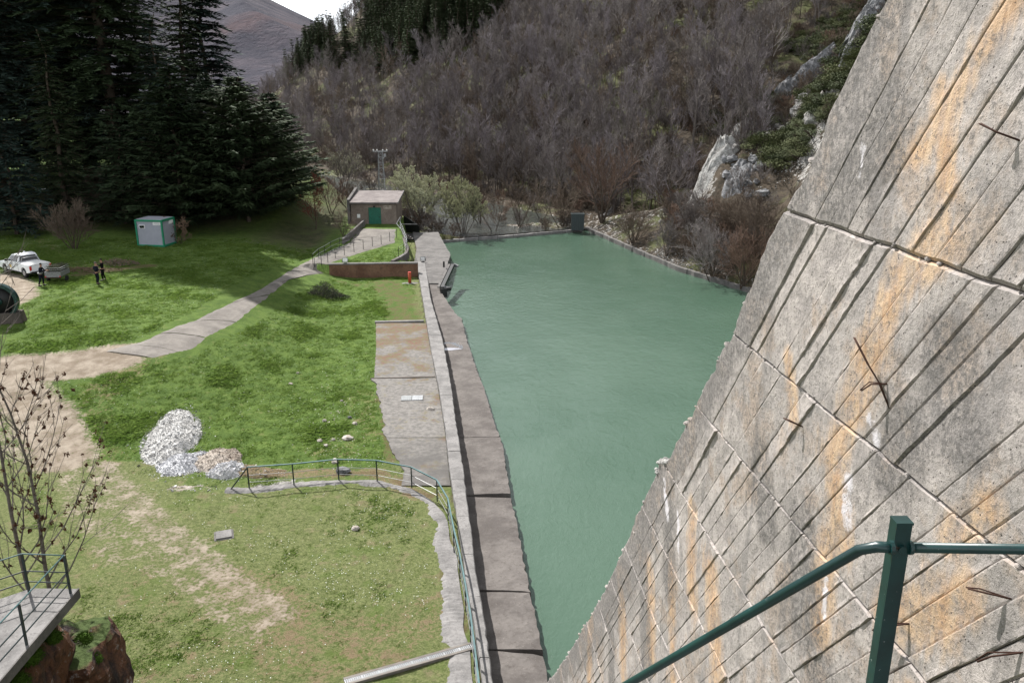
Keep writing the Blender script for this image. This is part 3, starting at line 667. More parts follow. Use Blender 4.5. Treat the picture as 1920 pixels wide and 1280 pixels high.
# the mass behind the boarding, 2.2 m thick with a ragged sloping outer face
V = []; Fs = []; zz = np.linspace(-3, 19.6, 70)
for i, z in enumerate(zz):
    ye = yc(float(np.interp(z, [0, .8, 5, 9, 11.5, 12.3, 12.55, 12.75, 20], [6.85, 6.6, 6.0, 5.72, 5.78, 5.86, 5.95, 5.66, 5.74])), z)-.05
    for xo, yo in ((.018, -ye-3), (.018, -.04), (.25, jit(.08)), (.9, jit(.1)), (2.2, jit(.1)), (2.2, -ye-3)):
        y = ye+yo; V.append((wx(y)+xo-2.7, y, z))
for i in range(len(zz)-1):
    for j in range(6): Fs.append((i*6+j, i*6+(j+1) % 6, (i+1)*6+(j+1) % 6, (i+1)*6+j))
Fs += [tuple(range(6))[::-1], tuple((len(zz)-1)*6+j for j in range(6))]
MB().add(V, Fs).build('wall_core', M['conc_dark'], but)
# chipped rubble on the outer edge, crumbs along the joints
def rock_verts(c, r, seed, n=14, sq=(1, 1, .7), cuts=6):
    rr = random.Random(seed); V = []; F_ = []
    m = 7; k = 10
    planes = [(Vector((rr.gauss(0, 1), rr.gauss(0, 1), rr.gauss(0, 1))).normalized(), rr.uniform(.45, .85)) for _ in range(cuts)]
    def sh(d):
        q = 1.0
        for nrm, h in planes:
            dd = d.dot(nrm)
            if dd > 1e-3: q = min(q, h/dd)
        return q*(1+.06*rr.uniform(-1, 1))
    for i in range(m):
        th = math.pi*i/(m-1)
        for j in range(k):
            a = 2*math.pi*j/k+.3*i; d = Vector((math.sin(th)*math.cos(a), math.sin(th)*math.sin(a), math.cos(th)))
            p = d*sh(d)*r; V.append((c[0]+p.x*sq[0], c[1]+p.y*sq[1], c[2]+p.z*sq[2]))
    for i in range(m-1):
        for j in range(k): F_.append((i*k+j, (i+1)*k+j, (i+1)*k+(j+1) % k, i*k+(j+1) % k))
    return V, F_
mb = MB()
for i in range(150):
    li = wrng.integers(8, 15); zj = lifts[li]+wrng.normal()*.008; c = wrng.uniform(1.2, 5.7); y = yc(c, zj)
    if y < 2.5: continue
    V, F_ = rock_verts((wx(y)+.005, y, zj), .008+.016*wrng.random()**3, i); mb.add(V, F_)
for i in range(90):
    z = wrng.uniform(1, 18.5); y = yc(edge_c(z), z)-abs(wrng.normal())*.05
    V, F_ = rock_verts((wx(y)+wrng.uniform(.0, .05), y, z), .015+.035*wrng.random()**2, 400+i); mb.add(V, F_)
mb.build('crumbling_edge', M['board'], but, origin=None, kind='stuff').location = (-2.7, 0, 0)
mb = MB()
for i in range(26):
    z = wrng.uniform(12.3, 12.75); y = yc(edge_c(z), z)-wrng.uniform(-.03, .14)
    V, F_ = rock_verts((wx(y)+wrng.uniform(-.01, .10), y, z), .02+.035*wrng.random(), 700+i); mb.add(V, F_)
mb.build('broken_chunk', M['lime'], but).location = (-2.7, 0, 0)
# tie wires sticking out of the face
def on_wall(px, py):
    d = cam_ray(px, py); t = 2.7/(d[0]+.09*d[1]); return Vector((d[0]*t, d[1]*t, CAMZ+d[2]*t))
for lab, pts in (('long bent rusty tie wire hanging from the middle of the boarded wall', [(1632, 636), (1640, 655), (1652, 690), (1664, 725), (1667, 765)]),
                 ('short forked tie wire just below the long bent wire on the boarded wall', [(1645, 735), (1655, 722), (1667, 720)]),
                 ('thick rusty tie wire sticking out near the upper right edge of the boarded wall', [(1878, 236), (1895, 250), (1916, 265)]),
                 ('rusty wire twist beside the right of the green post top on the boarded wall', [(1852, 1106), (1870, 1112), (1896, 1122)]),
                 ('bent pair of wires low at the right edge of the boarded wall', [(1870, 1243), (1885, 1232), (1920, 1222)]),
                 ('short wire stub just right of the green post on the boarded wall', [(1668, 1185), (1690, 1175), (1708, 1168)]),
                 ('tiny tie wire above the forks of joints at the left of the wall', [(1494, 786), (1500, 792), (1506, 800)])):
    P = [on_wall(*q) for q in pts]; n = len(P)
    P = [p+Vector((-1, 0, .1))*(.10*math.sin(math.pi*.5*(1-i/(n-1))) if n > 1 else 0) for i, p in enumerate(P)]
    w = MB(); w.tube(P, .0052, 5); w.tube([p+Vector((-.004, .01+.012*i, .006*i)) for i, p in enumerate(P[:-1])]+[P[-1]], .004, 5)
    w.build('tie_wire', M['rust'], None, True, origin=P[-1], label=lab, category='wire', group='tie wires in the boarded wall')

# ------------------------------------------------------------------ vegetation generators
def gn_scatter(name, pts, rot, scl, var, sources, **tags):
    me = bpy.data.meshes.new(name); n = len(pts)
    me.vertices.add(n); me.vertices.foreach_set('co', np.asarray(pts, np.float32).ravel())
    a = me.attributes.new('rot', 'FLOAT_VECTOR', 'POINT'); a.data.foreach_set('vector', np.asarray(rot, np.float32).ravel())
    a = me.attributes.new('scl', 'FLOAT_VECTOR', 'POINT'); a.data.foreach_set('vector', np.asarray(scl, np.float32).ravel())
    a = me.attributes.new('var', 'INT', 'POINT'); a.data.foreach_set('value', np.asarray(var, np.int32))
    o = bpy.data.objects.new(name, me); COL.objects.link(o)
    g = bpy.data.node_groups.new(name, 'GeometryNodeTree')
    g.interface.new_socket('Geometry', in_out='INPUT', socket_type='NodeSocketGeometry'); g.interface.new_socket('Geometry', in_out='OUTPUT', socket_type='NodeSocketGeometry')
    gi = g.nodes.new('NodeGroupInput'); go = g.nodes.new('NodeGroupOutput'); jo = g.nodes.new('GeometryNodeJoinGeometry')
    def na(nm, t):
        k = g.nodes.new('GeometryNodeInputNamedAttribute'); k.data_type = t; k.inputs['Name'].default_value = nm; return k.outputs['Attribute']
    for i, s in enumerate(sources):
        oi = g.nodes.new('GeometryNodeObjectInfo'); oi.inputs['Object'].default_value = s; oi.transform_space = 'ORIGINAL'
        ip = g.nodes.new('GeometryNodeInstanceOnPoints'); cmp_ = g.nodes.new('FunctionNodeCompare'); cmp_.data_type = 'INT'; cmp_.operation = 'EQUAL'
        g.links.new(na('var', 'INT'), [q for q in cmp_.inputs if q.type == 'INT'][0]); [q for q in cmp_.inputs if q.type == 'INT'][1].default_value = i
        g.links.new(gi.outputs[0], ip.inputs['Points']); g.links.new(cmp_.outputs[0], ip.inputs['Selection'])
        g.links.new(oi.outputs['Geometry'], ip.inputs['Instance']); g.links.new(na('rot', 'FLOAT_VECTOR'), ip.inputs['Rotation']); g.links.new(na('scl', 'FLOAT_VECTOR'), ip.inputs['Scale'])
        g.links.new(ip.outputs[0], jo.inputs[0])
    g.links.new(jo.outputs[0], go.inputs[0])
    md = o.modifiers.new('scatter', 'NODES'); md.node_group = g
    for k, v in tags.items(): o[k] = v
    return o
def unlinked(o):
    COL.objects.unlink(o); return o
rt = random.Random(3)
def bare_tree(seed, h, spread=.32, n1=13, n2=6, n3=6, stems=1, r0=None, tw=.014, first=.25, up=.35, lean=0, buds=0, trunk=None, crown=None, tips=2, budsz=.05):
    """trunk/crown: MB pair; limbs divide into boughs, boughs into twigs"""
    rr = random.Random(seed); T = trunk if trunk is not None else MB(); C = crown if crown is not None else MB()
    r0 = r0 or h*.014
    def path(p, d, L, n, wob, trop):
        P = [p]; d = d.normalized()
        for i in range(n):
            d = (d+Vector((rr.gauss(0, wob), rr.gauss(0, wob), rr.gauss(0, wob)+trop))).normalized(); P.append(P[-1]+d*L/n)
        return P, d
    def along(P, f):
        k = f*(len(P)-1); i = min(int(k), len(P)-2); return P[i]+(P[i+1]-P[i])*(k-i), (P[i+1]-P[i]).normalized()
    def side(d, ang):
        a = d.orthogonal().normalized(); q = Matrix.Rotation(rr.uniform(0, 6.283), 3, d) @ a
        return (d*math.cos(ang)+q*math.sin(ang)).normalized()
    for st in range(stems):
        if stems > 1:
            az = 6.283*st/stems+rr.uniform(-.4, .4); d0 = Vector((math.cos(az)*rr.uniform(.15, .75), math.sin(az)*rr.uniform(.15, .75), 1)); hh = h*rr.uniform(.75, 1.0)
        else: d0 = Vector((rr.gauss(0, .04)+lean, rr.gauss(0, .04), 1)); hh = h
        P, d = path(Vector((rr.gauss(0, .1), rr.gauss(0, .1), -.3)) if stems > 1 else Vector((0, 0, -.3)), d0, hh+.3, 7, .05, .03)
        rs = [r0*(1-.9*i/7) for i in range(8)]; T.tube(P, rs, 5 if h < 20 else 6, cap=False)
        for i in range(n1):
            f = first+(1-first)*(i+.5*rr.random())/n1; p, dd = along(P, min(f, .985)); L = hh*spread*(1.15-f*.75)*rr.uniform(.7, 1.15)*1.4
            Q, e = path(p, side(dd, rr.uniform(.5, .95)), L, 4, .12, up*.25); rb = r0*(1-.85*f)*.5
            C.tube(Q, [rb*(1-.85*k/4) for k in range(5)], 3, cap=False)
            for j in range(n2):
                f2 = .2+.8*(j+rr.random())/n2; p2, d2 = along(Q, min(f2, .97)); L2 = L*.5*(1.25-f2*.7)*rr.uniform(.7, 1.2)
                Q2, e2 = path(p2, side(d2, rr.uniform(.35, .85)), L2, 2, .14, up*.35)
                C.tube(Q2, [max(rb*.4, tw*1.3), tw, tw*.6], 3, cap=False)
                for k in range(n3):
                    f3 = .1+.9*(k+rr.random())/n3; p3, d3 = along(Q2, min(f3, .97)); L3 = L2*.6*rr.uniform(.6, 1.2)
                    e3 = (side(d3, rr.uniform(.3, .8))+Vector((0, 0, up*.5))).normalized()
                    for q in range(tips):
                        ee = e3 if q == 0 else (e3+Vector((rr.gauss(0, .35), rr.gauss(0, .35), rr.gauss(0, .3)))).normalized()
                        s_ = p3 if q == 0 else p3+e3*L3*.4; LL = L3 if q == 0 else L3*.6
                        a = ee.orthogonal().normalized()*tw*.75; a = Matrix.Rotation(rr.uniform(0, 6.28), 3, ee) @ a; tip = s_+ee*LL
                        C.add([s_-a, s_+a, tip], [(0, 1, 2)], 0)
                        if buds:
                            for bq in range(buds):
                                c = s_+ee*LL*rr.uniform(.3, 1); b1 = Vector((rr.gauss(0, 1), rr.gauss(0, 1), rr.gauss(0, 1))).normalized()*budsz; b2 = b1.orthogonal().normalized()*budsz*.6
                                C.add([c-b1, c+b2, c+b1, c-b2], [(0, 1, 2, 3)], 1)
    return T, C
def merge(T, C, moff=1):
    m = MB(); m.add(T.v, T.f, 0); o = len(m.v); m.v += C.v; m.f += [tuple(i+o for i in f) for f in C.f]; m.m += [moff+k for k in C.m]; return m
def conifer(seed, h, rad, wh=42, per=7, first=.04, droop=.25, upsweep=0., power=.75, ln=.62, wd=.13, flat=True, tip=.0, nsp=1.0):
    rr = random.Random(seed); T = MB(); C = MB()
    P = [Vector((rr.gauss(0, .05)*i, rr.gauss(0, .05)*i, h*i/8)) for i in range(9)]
    T.tube(P, [h*.016*(1-.93*i/8)+.02 for i in range(9)], 6, cap=False)
    for i in range(wh):
        f = first+(1-first)*(i+rr.random())/wh; z = h*f
        base = P[min(int(f*8), 7)]; R_ = rad*((1-f)**power)*(1.02 if f > .12 else .75+f*2)+.12
        for j in range(per):
            az = rr.uniform(0, 6.283); L = R_*rr.uniform(.62, 1.12); dr = Vector((math.cos(az), math.sin(az), 0)); sd = Vector((-dr.y, dr.x, 0))
            def pos(t): return Vector((base.x, base.y, z))+dr*L*t+Vector((0, 0, upsweep*L*t-droop*L*t*t))
            C.tube([pos(0), pos(.5), pos(1)], [.05*L/4+.012, .03, .012], 3, 1, cap=False)
            ns = max(4, int(L*3.1*nsp))
            for k in range(ns):
                t = .12+.9*(k+rr.random())/ns; c = pos(t); sgn = 1 if k % 2 else -1; l = ln*(1.15-.55*t)*rr.uniform(.7, 1.3)*(1.0 if L > 1.5 else .7)
                for q in range(3):
                    dd = (dr*rr.uniform(.3, 1.1)+sd*sgn*rr.uniform(.1, 1.0)+Vector((0, 0, rr.uniform(-.35, .18)+tip))).normalized()
                    w = dd.cross(Vector((0, 0, 1))); w = w.normalized() if w.length > .01 else sd
                    w = (w+Vector((0, 0, rr.uniform(-.5, .5)))).normalized()*wd*.5
                    s_ = c+sd*sgn*rr.uniform(0, .1)
                    C.add([s_-w, s_+w, s_+dd*l], [(0, 1, 2)], 0)
    return T, C
def bush(seed, r, h, n=900, leaf=.10, mat2=0):
    rr = random.Random(seed); C = MB(); lob = [(Vector((rr.uniform(-.5, .5)*r, rr.uniform(-.5, .5)*r, h*rr.uniform(.35, .65))), rr.uniform(.45, .7)) for _ in range(5)]
    for i in range(n):
        c, k = lob[i % 5]; d = Vector((rr.gauss(0, 1), rr.gauss(0, 1), rr.gauss(0, 1))).normalized(); f = rr.random()**.3
        p = c+Vector((d.x*r*k*f, d.y*r*k*f, d.z*h*.55*k*f*1.2))
        if p.z < 0: p.z = abs(p.z)*.3
        a = Vector((rr.gauss(0, 1), rr.gauss(0, 1), rr.gauss(0, 1))).normalized()*leaf*rr.uniform(.6, 1.3); b = a.orthogonal().normalized()*leaf*.5
        C.add([p-a*.5, p+b, p+a*.8], [(0, 1, 2)])
    for i in range(18):
        a = rr.uniform(0, 6.28); e = Vector((math.cos(a)*r*.6, math.sin(a)*r*.6, h*.7)); C.tube([(0, 0, 0), e*.5+Vector((0, 0, .1*h)), e], [.03, .02, .01], 3, 1, False)
    return C

# source meshes
V6 = []
for i, (h, mt, sp, n1) in enumerate(((8.5, 'twig', .30, 14), (9.5, 'twig_violet', .27, 15), (7.5, 'twig', .34, 13), (8.8, 'twig_violet', .22, 15), (7., 'twig_brown', .36, 13), (9.2, 'twig', .24, 14))):
    T, C = bare_tree(100+i, h, sp, n1, 7, 5, tw=.021, first=.22 if i != 3 else .35, up=.5, tips=2)
    V6.append(merge(T, C).build('bare_tree', [M['bark_grey'] if i % 2 else M['bark'], M[mt]]))
TC = []
for i in range(3):
    T, C = conifer(200+i, 11+i, 2.7-.2*i, 26, 6, .12, .12, .05, .8, .75, .26)
    TC.append(merge(T, C).build('pine_tree', [M['bark'], M['pine'], M['bark']]))
def brush(seed, mt, buds=0):
    T, C = bare_tree(seed, 2.4, .42, 6, 5, 5, stems=6, r0=.03, tw=.016, first=.2, up=.4, tips=2, buds=buds)
    return merge(T, C)
BR = [brush(300, 0).build('brush', [M['bark'], M['twig_brown']]), brush(301, 0).build('brush', [M['bark'], M['twig']]), brush(302, 0).build('brush', [M['bark'], M['twig_red']])]
HB = [bush(320+i, 1.1, .9, 900, .11).build('heather_bush', [M['heather'], M['bark']]) for i in range(2)]
for o in BR+HB: unlinked(o)

def hz(x, y): return H(x, y)
rh = np.random.default_rng(21)
# --- hillside wood
N = 11000
q = rh.uniform(-.33, .56, N); yy = 105+(rh.random(N)**1.15)*260; xx = q*yy; s = hill_s(xx, yy); z = height(xx, yy)
dens = vnoise(xx*.03, yy*.03, 61)
ang = np.degrees(np.arctan2(z-CAMZ, yy))
keep = (s > 1.5) & (z < 200) & (ang < 9) & ~((q > .30) & (yy < 150)) & ~((q > .08) & (yy < 112))
open_ = (q > .19) & (vnoise(xx*.05, yy*.05, 63) > .56)          # grassy glades on the right
keep &= ~open_
keep &= rh.random(N) < (.45+.5*dens)*np.where(yy > 200, .8, 1)*np.where((q > .06) & (yy < 190), .72, 1)
xx, yy, z, s, q = [v[keep] for v in (xx, yy, z, s, q)]
cap_u = (z-CAMZ)/yy
con = ((q < -.02) & (cap_u > .018+.10*np.clip(q+.22, 0, 1)*1.5+.02*(vnoise(xx*.03, yy*.03, 66)-.5)) & (q > -.30) & (yy > 170) & (s > 35))
con &= ~((q < -.165) & (cap_u > .046+.2*np.clip(q+.20, 0, 1)))
bx_, by_, bz_ = xx[~con], yy[~con], z[~con]
o_ = np.argsort(by_); bx_, by_, bz_ = bx_[o_], by_[o_], bz_[o_]
var = rh.integers(0, 6, len(bx_)); rr_ = rh.uniform(0, 6.28, len(bx_)); sc_ = rh.uniform(.5, 1.25, len(bx_))
print('bare', len(bx_), 'conifers', con.sum())
NI = 250
first_done = set()
LAB = 'bare grey-brown tree standing on the wooded hillside behind the green basin'
for i in range(min(NI, len(bx_))):
    v = int(var[i])
    if v not in first_done: o = V6[v]; first_done.add(v)
    else: o = V6[v].copy(); COL.objects.link(o)
    o.location = (bx_[i], by_[i], bz_[i]-.15); o.rotation_euler = (0, 0, rr_[i]); o.scale = (sc_[i],)*3
    o['label'] = LAB; o['category'] = 'tree'; o['group'] = 'bare trees on the wooded hillside'
def scat(name, x, y, z, var, src, smin=.7, smax=1.2, zs=1., tilt=.0, **tags):
    n = len(x); r = rh.uniform(0, 6.28, n); s_ = rh.uniform(smin, smax, n)
    rot = np.stack([rh.normal(0, tilt, n) if tilt else np.zeros(n), rh.normal(0, tilt, n) if tilt else np.zeros(n), r], 1)
    return gn_scatter(name, np.stack([x, y, z], 1), rot, np.stack([s_, s_, s_*zs], 1), var, src, **tags)
scat('distant_bare_wood', bx_[NI:], by_[NI:], bz_[NI:]-.2, var[NI:], V6, .6, 1.12, kind='stuff')
cx_, cy_, cz_ = xx[con], yy[con], z[con]
# densify conifer band
cx_ = np.concatenate([cx_, cx_+rh.uniform(-4, 4, len(cx_))]); cy_ = np.concatenate([cy_, cy_+rh.uniform(-4, 4, len(cy_))]); cz_ = height(cx_, cy_)
print('con', len(cx_))
o_ = np.argsort(cy_)
for n_, i in enumerate(o_[:130]):
    o = TC[n_ % 3] if n_ < 3 else TC[n_ % 3].copy()
    if n_ >= 3: COL.objects.link(o)
    o.location = (cx_[i], cy_[i], cz_[i]-.2); o.rotation_euler = (0, 0, rh.uniform(0, 6.28)); k = rh.uniform(.75, 1.15); o.scale = (k, k, k*rh.uniform(.9, 1.15))
    o['label'] = 'dark green pine tree in the plantation high on the far hillside'; o['category'] = 'pine tree'; o['group'] = 'pines in the hillside plantation'
i = o_[130:]
if len(i): scat('distant_pine_wood', cx_[i], cy_[i], cz_[i]-.2, rh.integers(0, 3, len(i)), TC, .75, 1.15, kind='stuff')
# --- undergrowth on the hill and the banks
N = 9000
q = rh.uniform(-.30, .56, N); yy = 78+(rh.random(N)**1.3)*200; xx = q*yy; s = hill_s(xx, yy); z = height(xx, yy)
right = (xx > Bx(yy)+1.2) & (q > .09)
low = (z < 8)
k1 = ((s > 1) & (rh.random(N) < .55)) | (right & (low | (rh.random(N) < .25)) & (rh.random(N) < .8) & (q > .17))
k1 |= (s > -27) & (s < 0) & (yy > 104) & (xx < 9.5) & (z > -.85) & (rh.random(N) < .5)
k1 &= ~((q > .125) & (q < .185) & (yy < 124)); k1 &= ~((q > .21) & (yy < 101) & (yy > 86) & (z > 3.2) & (rh.random(N) < .72)); k1 &= ~((q > .30) & (yy < 112) & (rh.random(N) < .8))
var_ = rh.choice([0, 0, 0, 1, 1, 2], N)
scat('hillside_undergrowth', xx[k1], yy[k1], z[k1]-.1, var_[k1], BR, .5, 1.15, kind='stuff')
N = 9000
q = rh.uniform(.16, .50, N); yy = 88+(rh.random(N))*90; xx = q*yy; z = height(xx, yy); s = hill_s(xx, yy); n_ = vnoise(xx*.1, yy*.1, 71)
up_ = (z-CAMZ)/yy
k2 = ~((yy < 96.5) & (yy > 86) & (rh.random(N) < .45)) & (q > .20) & (up_ > -.09+.9*np.clip(.30-q, 0, 1)) & (n_ > .40-.5*(q-.3)) & (yy < 150) & (s > -8) & (q > .22)
k2 &= rh.random(N) < np.clip((q-.20)*8, .25, .95)
scat('heather_slope', xx[k2], yy[k2], z[k2]-.15, rh.integers(0, 2, k2.sum()), HB, .8, 1.9, .8, kind='stuff')

# --- individually placed bare trees and shrubs near the water
def place_tree(kind, name, px, py, h, label, cat, mats, group=None, y=None, **kw):
    if y is not None:
        X = (px-960)/FPX; zc = y*math.cos(PITCH)+4; xx = X*zc; loc = (xx, y, H(xx, y))
    else: loc = G(px, py)
    r = root(name, (loc[0], loc[1], loc[2]-.1), label, cat, group)
    T, C = (bare_tree if kind == 'b' else conifer)(kw.pop('seed'), h, **kw)
    T.build('trunk', mats[0], r, True); C.build('crown', list(mats[1:]), r)
    return r
place_tree('b', 'willow_shrub', 788, 428, 7.8, 'large rounded willow shrub with pale green catkins right beside the stone hut', 'willow', (M['bark_grey'], M['twig'], M['willow']), seed=1, spread=.34, n1=8, n2=7, n3=5, stems=9, r0=.09, tw=.018, first=.3, up=.55, buds=12, budsz=.075)
place_tree('b', 'willow_shrub', 868, 442, 7.0, 'smaller pale-topped willow shrub with dark splayed stems at the far left water corner', 'willow', (M['bark_grey'], M['twig'], M['willow']), seed=2, spread=.36, n1=8, n2=7, n3=5, stems=9, r0=.075, tw=.017, first=.35, up=.55, buds=10, budsz=.07)
place_tree('b', 'willow_shrub', 645, 325, 7.5, 'round grey-green shrub on the hill foot above the hut roof', 'shrub', (M['bark_grey'], M['twig'], M['willow']), seed=3, y=150, spread=.36, n1=8, n2=7, n3=5, stems=8, r0=.075, tw=.03, first=.3, up=.5, buds=1)
place_tree('b', 'alder_tree', 1128, 418, 11.5, 'tall reddish-twigged tree with forked dark trunk at the right end of the far water edge', 'tree', (M['bark'], M['twig_red']), seed=4, spread=.40, n1=17, n2=8, n3=6, stems=3, r0=.17, tw=.017, first=.25, up=.65)
for i, (px, py, h, lb, mt) in enumerate(((925, 436, 6.5, 'thin brown tree on the far bank just right of the smaller willow', 'twig_red'), (975, 425, 7.5, 'slender grey tree standing behind the middle of the far water edge', 'twig_brown'),
                                      (1052, 425, 7, 'dark bushy tree beside the green box at the far water edge', 'twig_brown'), (1015, 415, 6, 'low tangled tree on the gravel island behind the far water edge', 'twig'),
                                      (1135, 398, 7, 'thin bare tree beside the stone steps', 'twig'), (900, 420, 6.5, 'brown spreading tree behind the smaller willow', 'twig_brown'),
                                      (700, 360, 6, 'pale branched bare tree directly behind the hut roof', 'twig_violet'), (620, 400, 5.5, 'reddish-brown bare shrub on the green bank left of the hut', 'twig_red'),
                                      (655, 395, 4, 'small brown bare shrub against the left wall of the hut', 'twig_brown'))):
    place_tree('b', 'bare_tree', px, py, h, lb, 'tree', (M['bark'], M[mt]), seed=10+i, spread=.34, n1=12, n2=7, n3=5, stems=2+i % 3, r0=.07, tw=.018, first=.22, up=.5)
for i, (px, py, h, lb, mt, st) in enumerate(((1188, 455, 4.6, 'dark round bramble thicket on the right bank nearest the corner of the basin', 'twig_brown', 10), (1250, 480, 3.6, 'thin yellowish shrub on the right bank between two dark thickets', 'twig', 4),
                                         (1335, 520, 5.5, 'wide dark grey thicket low on the right bank under the crag', 'twig', 11), (1395, 535, 5.5, 'brown thicket on the right bank hanging over the water beside the buttress', 'twig_red', 11),
                                         (1420, 480, 6., 'tall brown thicket on the right bank just left of the buttress edge', 'twig_brown', 10), (1300, 440, 4.5, 'grey thicket directly below the foot of the white crag', 'twig', 9),
                                         (1370, 450, 5., 'dark thicket under the middle of the white crag', 'twig_brown', 9), (1255, 395, 7.5, 'tall grey bare tree on the right bank between the steps and the crag', 'twig_violet', 2),
                                         (1290, 345, 6., 'pale grey bare tree directly behind the top of the white crag', 'twig_violet', 2), (1215, 330, 5, 'very dark thicket beside the old terrace wall', 'twig_brown', 9))):
    place_tree('b', 'thicket' if st > 2 else 'bare_tree', px, py, h, lb, 'thicket' if st > 2 else 'tree', (M['bark'], M[mt]), seed=40+i, spread=.42, n1=7 if st > 4 else 12, n2=7, n3=6, stems=st, r0=.06, tw=.015, first=.12, up=.3)
place_tree('b', 'bare_bush', 140, 466, 4.7, 'rounded brown leafless bush just behind the white pickup', 'bush', (M['bark'], M['twig_brown']), seed=70, spread=.42, n1=9, n2=8, n3=6, stems=8, r0=.06, tw=.016, first=.25, up=.35)
place_tree('b', 'russet_tree', 592, 430, 6.2, 'dark red-leaved young tree on the bank between the cedars and the hut', 'tree', (M['bark'], M['twig_red'], M['russet']), seed=71, spread=.3, n1=16, n2=7, n3=5, stems=1, r0=.07, tw=.02, first=.1, up=.2, buds=3)
place_tree('b', 'russet_tree', 338, 457, 3.2, 'small tree with dry reddish leaves right beside the grey cabin', 'tree', (M['bark'], M['twig_brown'], M['leafbrown']), seed=72, spread=.36, n1=11, n2=6, n3=4, stems=2, r0=.05, tw=.015, first=.15, up=.2, buds=2)
place_tree('b', 'russet_tree', 645, 445, 3.2, 'small thorny bare sapling on the green bank left of the path end', 'tree', (M['bark'], M['twig_brown']), seed=73, spread=.42, n1=10, n2=5, n3=4, stems=3, r0=.04, tw=.014, first=.15, up=.2)
# --- the big dark conifers on the left
CON = [('cedar_tree', 10, 100, 44, 11, .6, 0, 'tall dark cedar at the extreme left edge of the photo', 'needle_blue', .35, .1),
       ('cedar_tree', 72, 114, 52, 12, .55, 1, 'very tall dark cedar behind the narrow spruce on the left', 'needle', .3, .1),
       ('spruce_tree', 128, 92, 20.5, 3.6, .62, 2, 'narrow pointed spruce in front of the tall cedars', 'needle_hill', .3, 0),
       ('cedar_tree', 178, 108, 53, 12, .42, 3, 'very tall dark cedar just right of the narrow spruce', 'needle_blue', .3, .1),
       ('cedar_tree', 232, 104, 52, 10.5, .42, 4, 'very tall dark cedar straight behind the grey cabin', 'needle', .3, .1),
       ('cedar_tree', 345, 92, 17.4, 8.6, .8, 5, 'broad pyramid-shaped cedar right of the cabin with its pointed top in view', 'needle_hill', .12, .2),
       ('spruce_tree', 370, 114, 30, 4.6, .6, 6, 'slim tall spruce rising above the broad cedar, the darker of the pair', 'needle', .3, 0),
       ('cedar_tree', 408, 120, 31, 7.2, .7, 7, 'open tall cedar with drooping right branches, right of the slim spruce', 'needle_blue', .32, .05),
       ('cedar_tree', 466, 94, 15.8, 9.6, .72, 8, 'spreading cedar with long upswept branches nearest the hut', 'needle_hill', .05, .24),
       ('cedar_tree', 520, 101, 12.5, 7, .7, 9, 'low dark cedar behind the spreading cedar nearest the hut', 'needle', .1, .2),
       ('cedar_tree', 285, 116, 24, 7.5, .7, 10, 'tall dark cedar behind the broad pyramid-shaped cedar', 'needle', .3, .1),
       ('cedar_tree', 410, 100, 14.5, 7.5, .75, 11, 'dark cedar between the broad one and the spreading one', 'needle', .12, .2),
       ('cedar_tree', 30, 86, 13, 4.5, .7, 12, 'short bluish conifer at the left edge in front of the tall cedars', 'needle_blue', .3, .1),
       ('cedar_tree', 120, 128, 54, 12, .55, 13, 'tall dark cedar at the back between two others on the left', 'needle_blue', .3, .1),
       ('cedar_tree', 235, 93, 13, 5, .7, 14, 'low dark conifer close behind the grey cabin', 'needle', .2, .1),
       ('cedar_tree', 325, 100, 21, 5, .7, 15, 'medium cedar with pointed crown just left of the broad pyramid-shaped one', 'needle_blue', .25, .05)]
for nm, px, y, h, rad, pw, sd, lb, mt, dr, us in CON:
    place_tree('c', nm, px, 0, h, lb, 'cedar' if nm[0] == 'c' else 'spruce', (M['bark'], M[mt], M['bark']), seed=500+sd, y=y, rad=rad, wh=int(24+h*1.1), per=11, first=.03 if h < 25 else .06, droop=dr, upsweep=us+.1, power=pw, ln=1.15 if rad > 5 else .8, wd=.34 if rad > 5 else .24, nsp=1.0, group=None)

# ------------------------------------------------------------------ lawn: tufts and daisies
def tuft(seed, n, h, sp, w):
    rr = random.Random(seed); m = MB()
    for i in range(n):
        a = rr.uniform(0, 6.28); p = Vector((rr.gauss(0, sp), rr.gauss(0, sp), 0)); d = Vector((math.cos(a), math.sin(a), 0)); l = h*rr.uniform(.6, 1.2)
        t = Vector((-d.y, d.x, 0))*w; m.add([p-t, p+t, p+d*l*.35+Vector((0, 0, l*.7))+t*.6, p+d*l*rr.uniform(.6, 1.1)+Vector((0, 0, l*.85))], [(0, 1, 2), (0, 2, 3)])
    return m
TF = [unlinked(tuft(i, 14, .13, .09, .008).build('grass_tuft', M['grass'])) for i in range(3)]
N = 90000
yy = 17+(rh.random(N)**.8)*68; xx = rh.uniform(-.62, .05, N)*yy-1
d = Cx(yy)-xx; mk_, fo_, lu_, _f = masks(xx, yy)
bad = (d < .4) | (mk_['dirt'] > .35) | (mk_['moss'] > .45) | (mk_['dry'] > .62) | (fo_ > .5)
slabm = (yy > 33.6) & (yy < 60.8) & (xx > np.interp(yy, [35.2, 36.5, 40, 43.5, 47.8, 54.7, 60.5], [-4.9, -5.7, -6.7, -7.5, -8.45, -9.4, -10.35])-.1)
fd = seg_dist(xx, yy, fpts); pc = (PL+PRt)/2; pd = seg_dist(xx, yy, pc)
bad |= slabm | (fd < .55) | (pd < 2.2) | ((yy > 76) & (d < 0))
bad |= (yy < 33) & (d < 1.0+.02*(33-yy))
dn_ = vnoise(xx*.6, yy*.6, 81)*.6+vnoise(xx*2.4, yy*2.4, 82)*.4
keep = ~bad & (rh.random(N) < np.clip((dn_-.2)*1.4, .25, .6)*(.4+.6*lu_))
x1, y1 = xx[keep], yy[keep]; n = len(x1); print('tufts', n)
sc = rh.uniform(.35, .9, n)*(.55+.8*lu_[keep])*(1+.9*(dn_[keep] > .66))
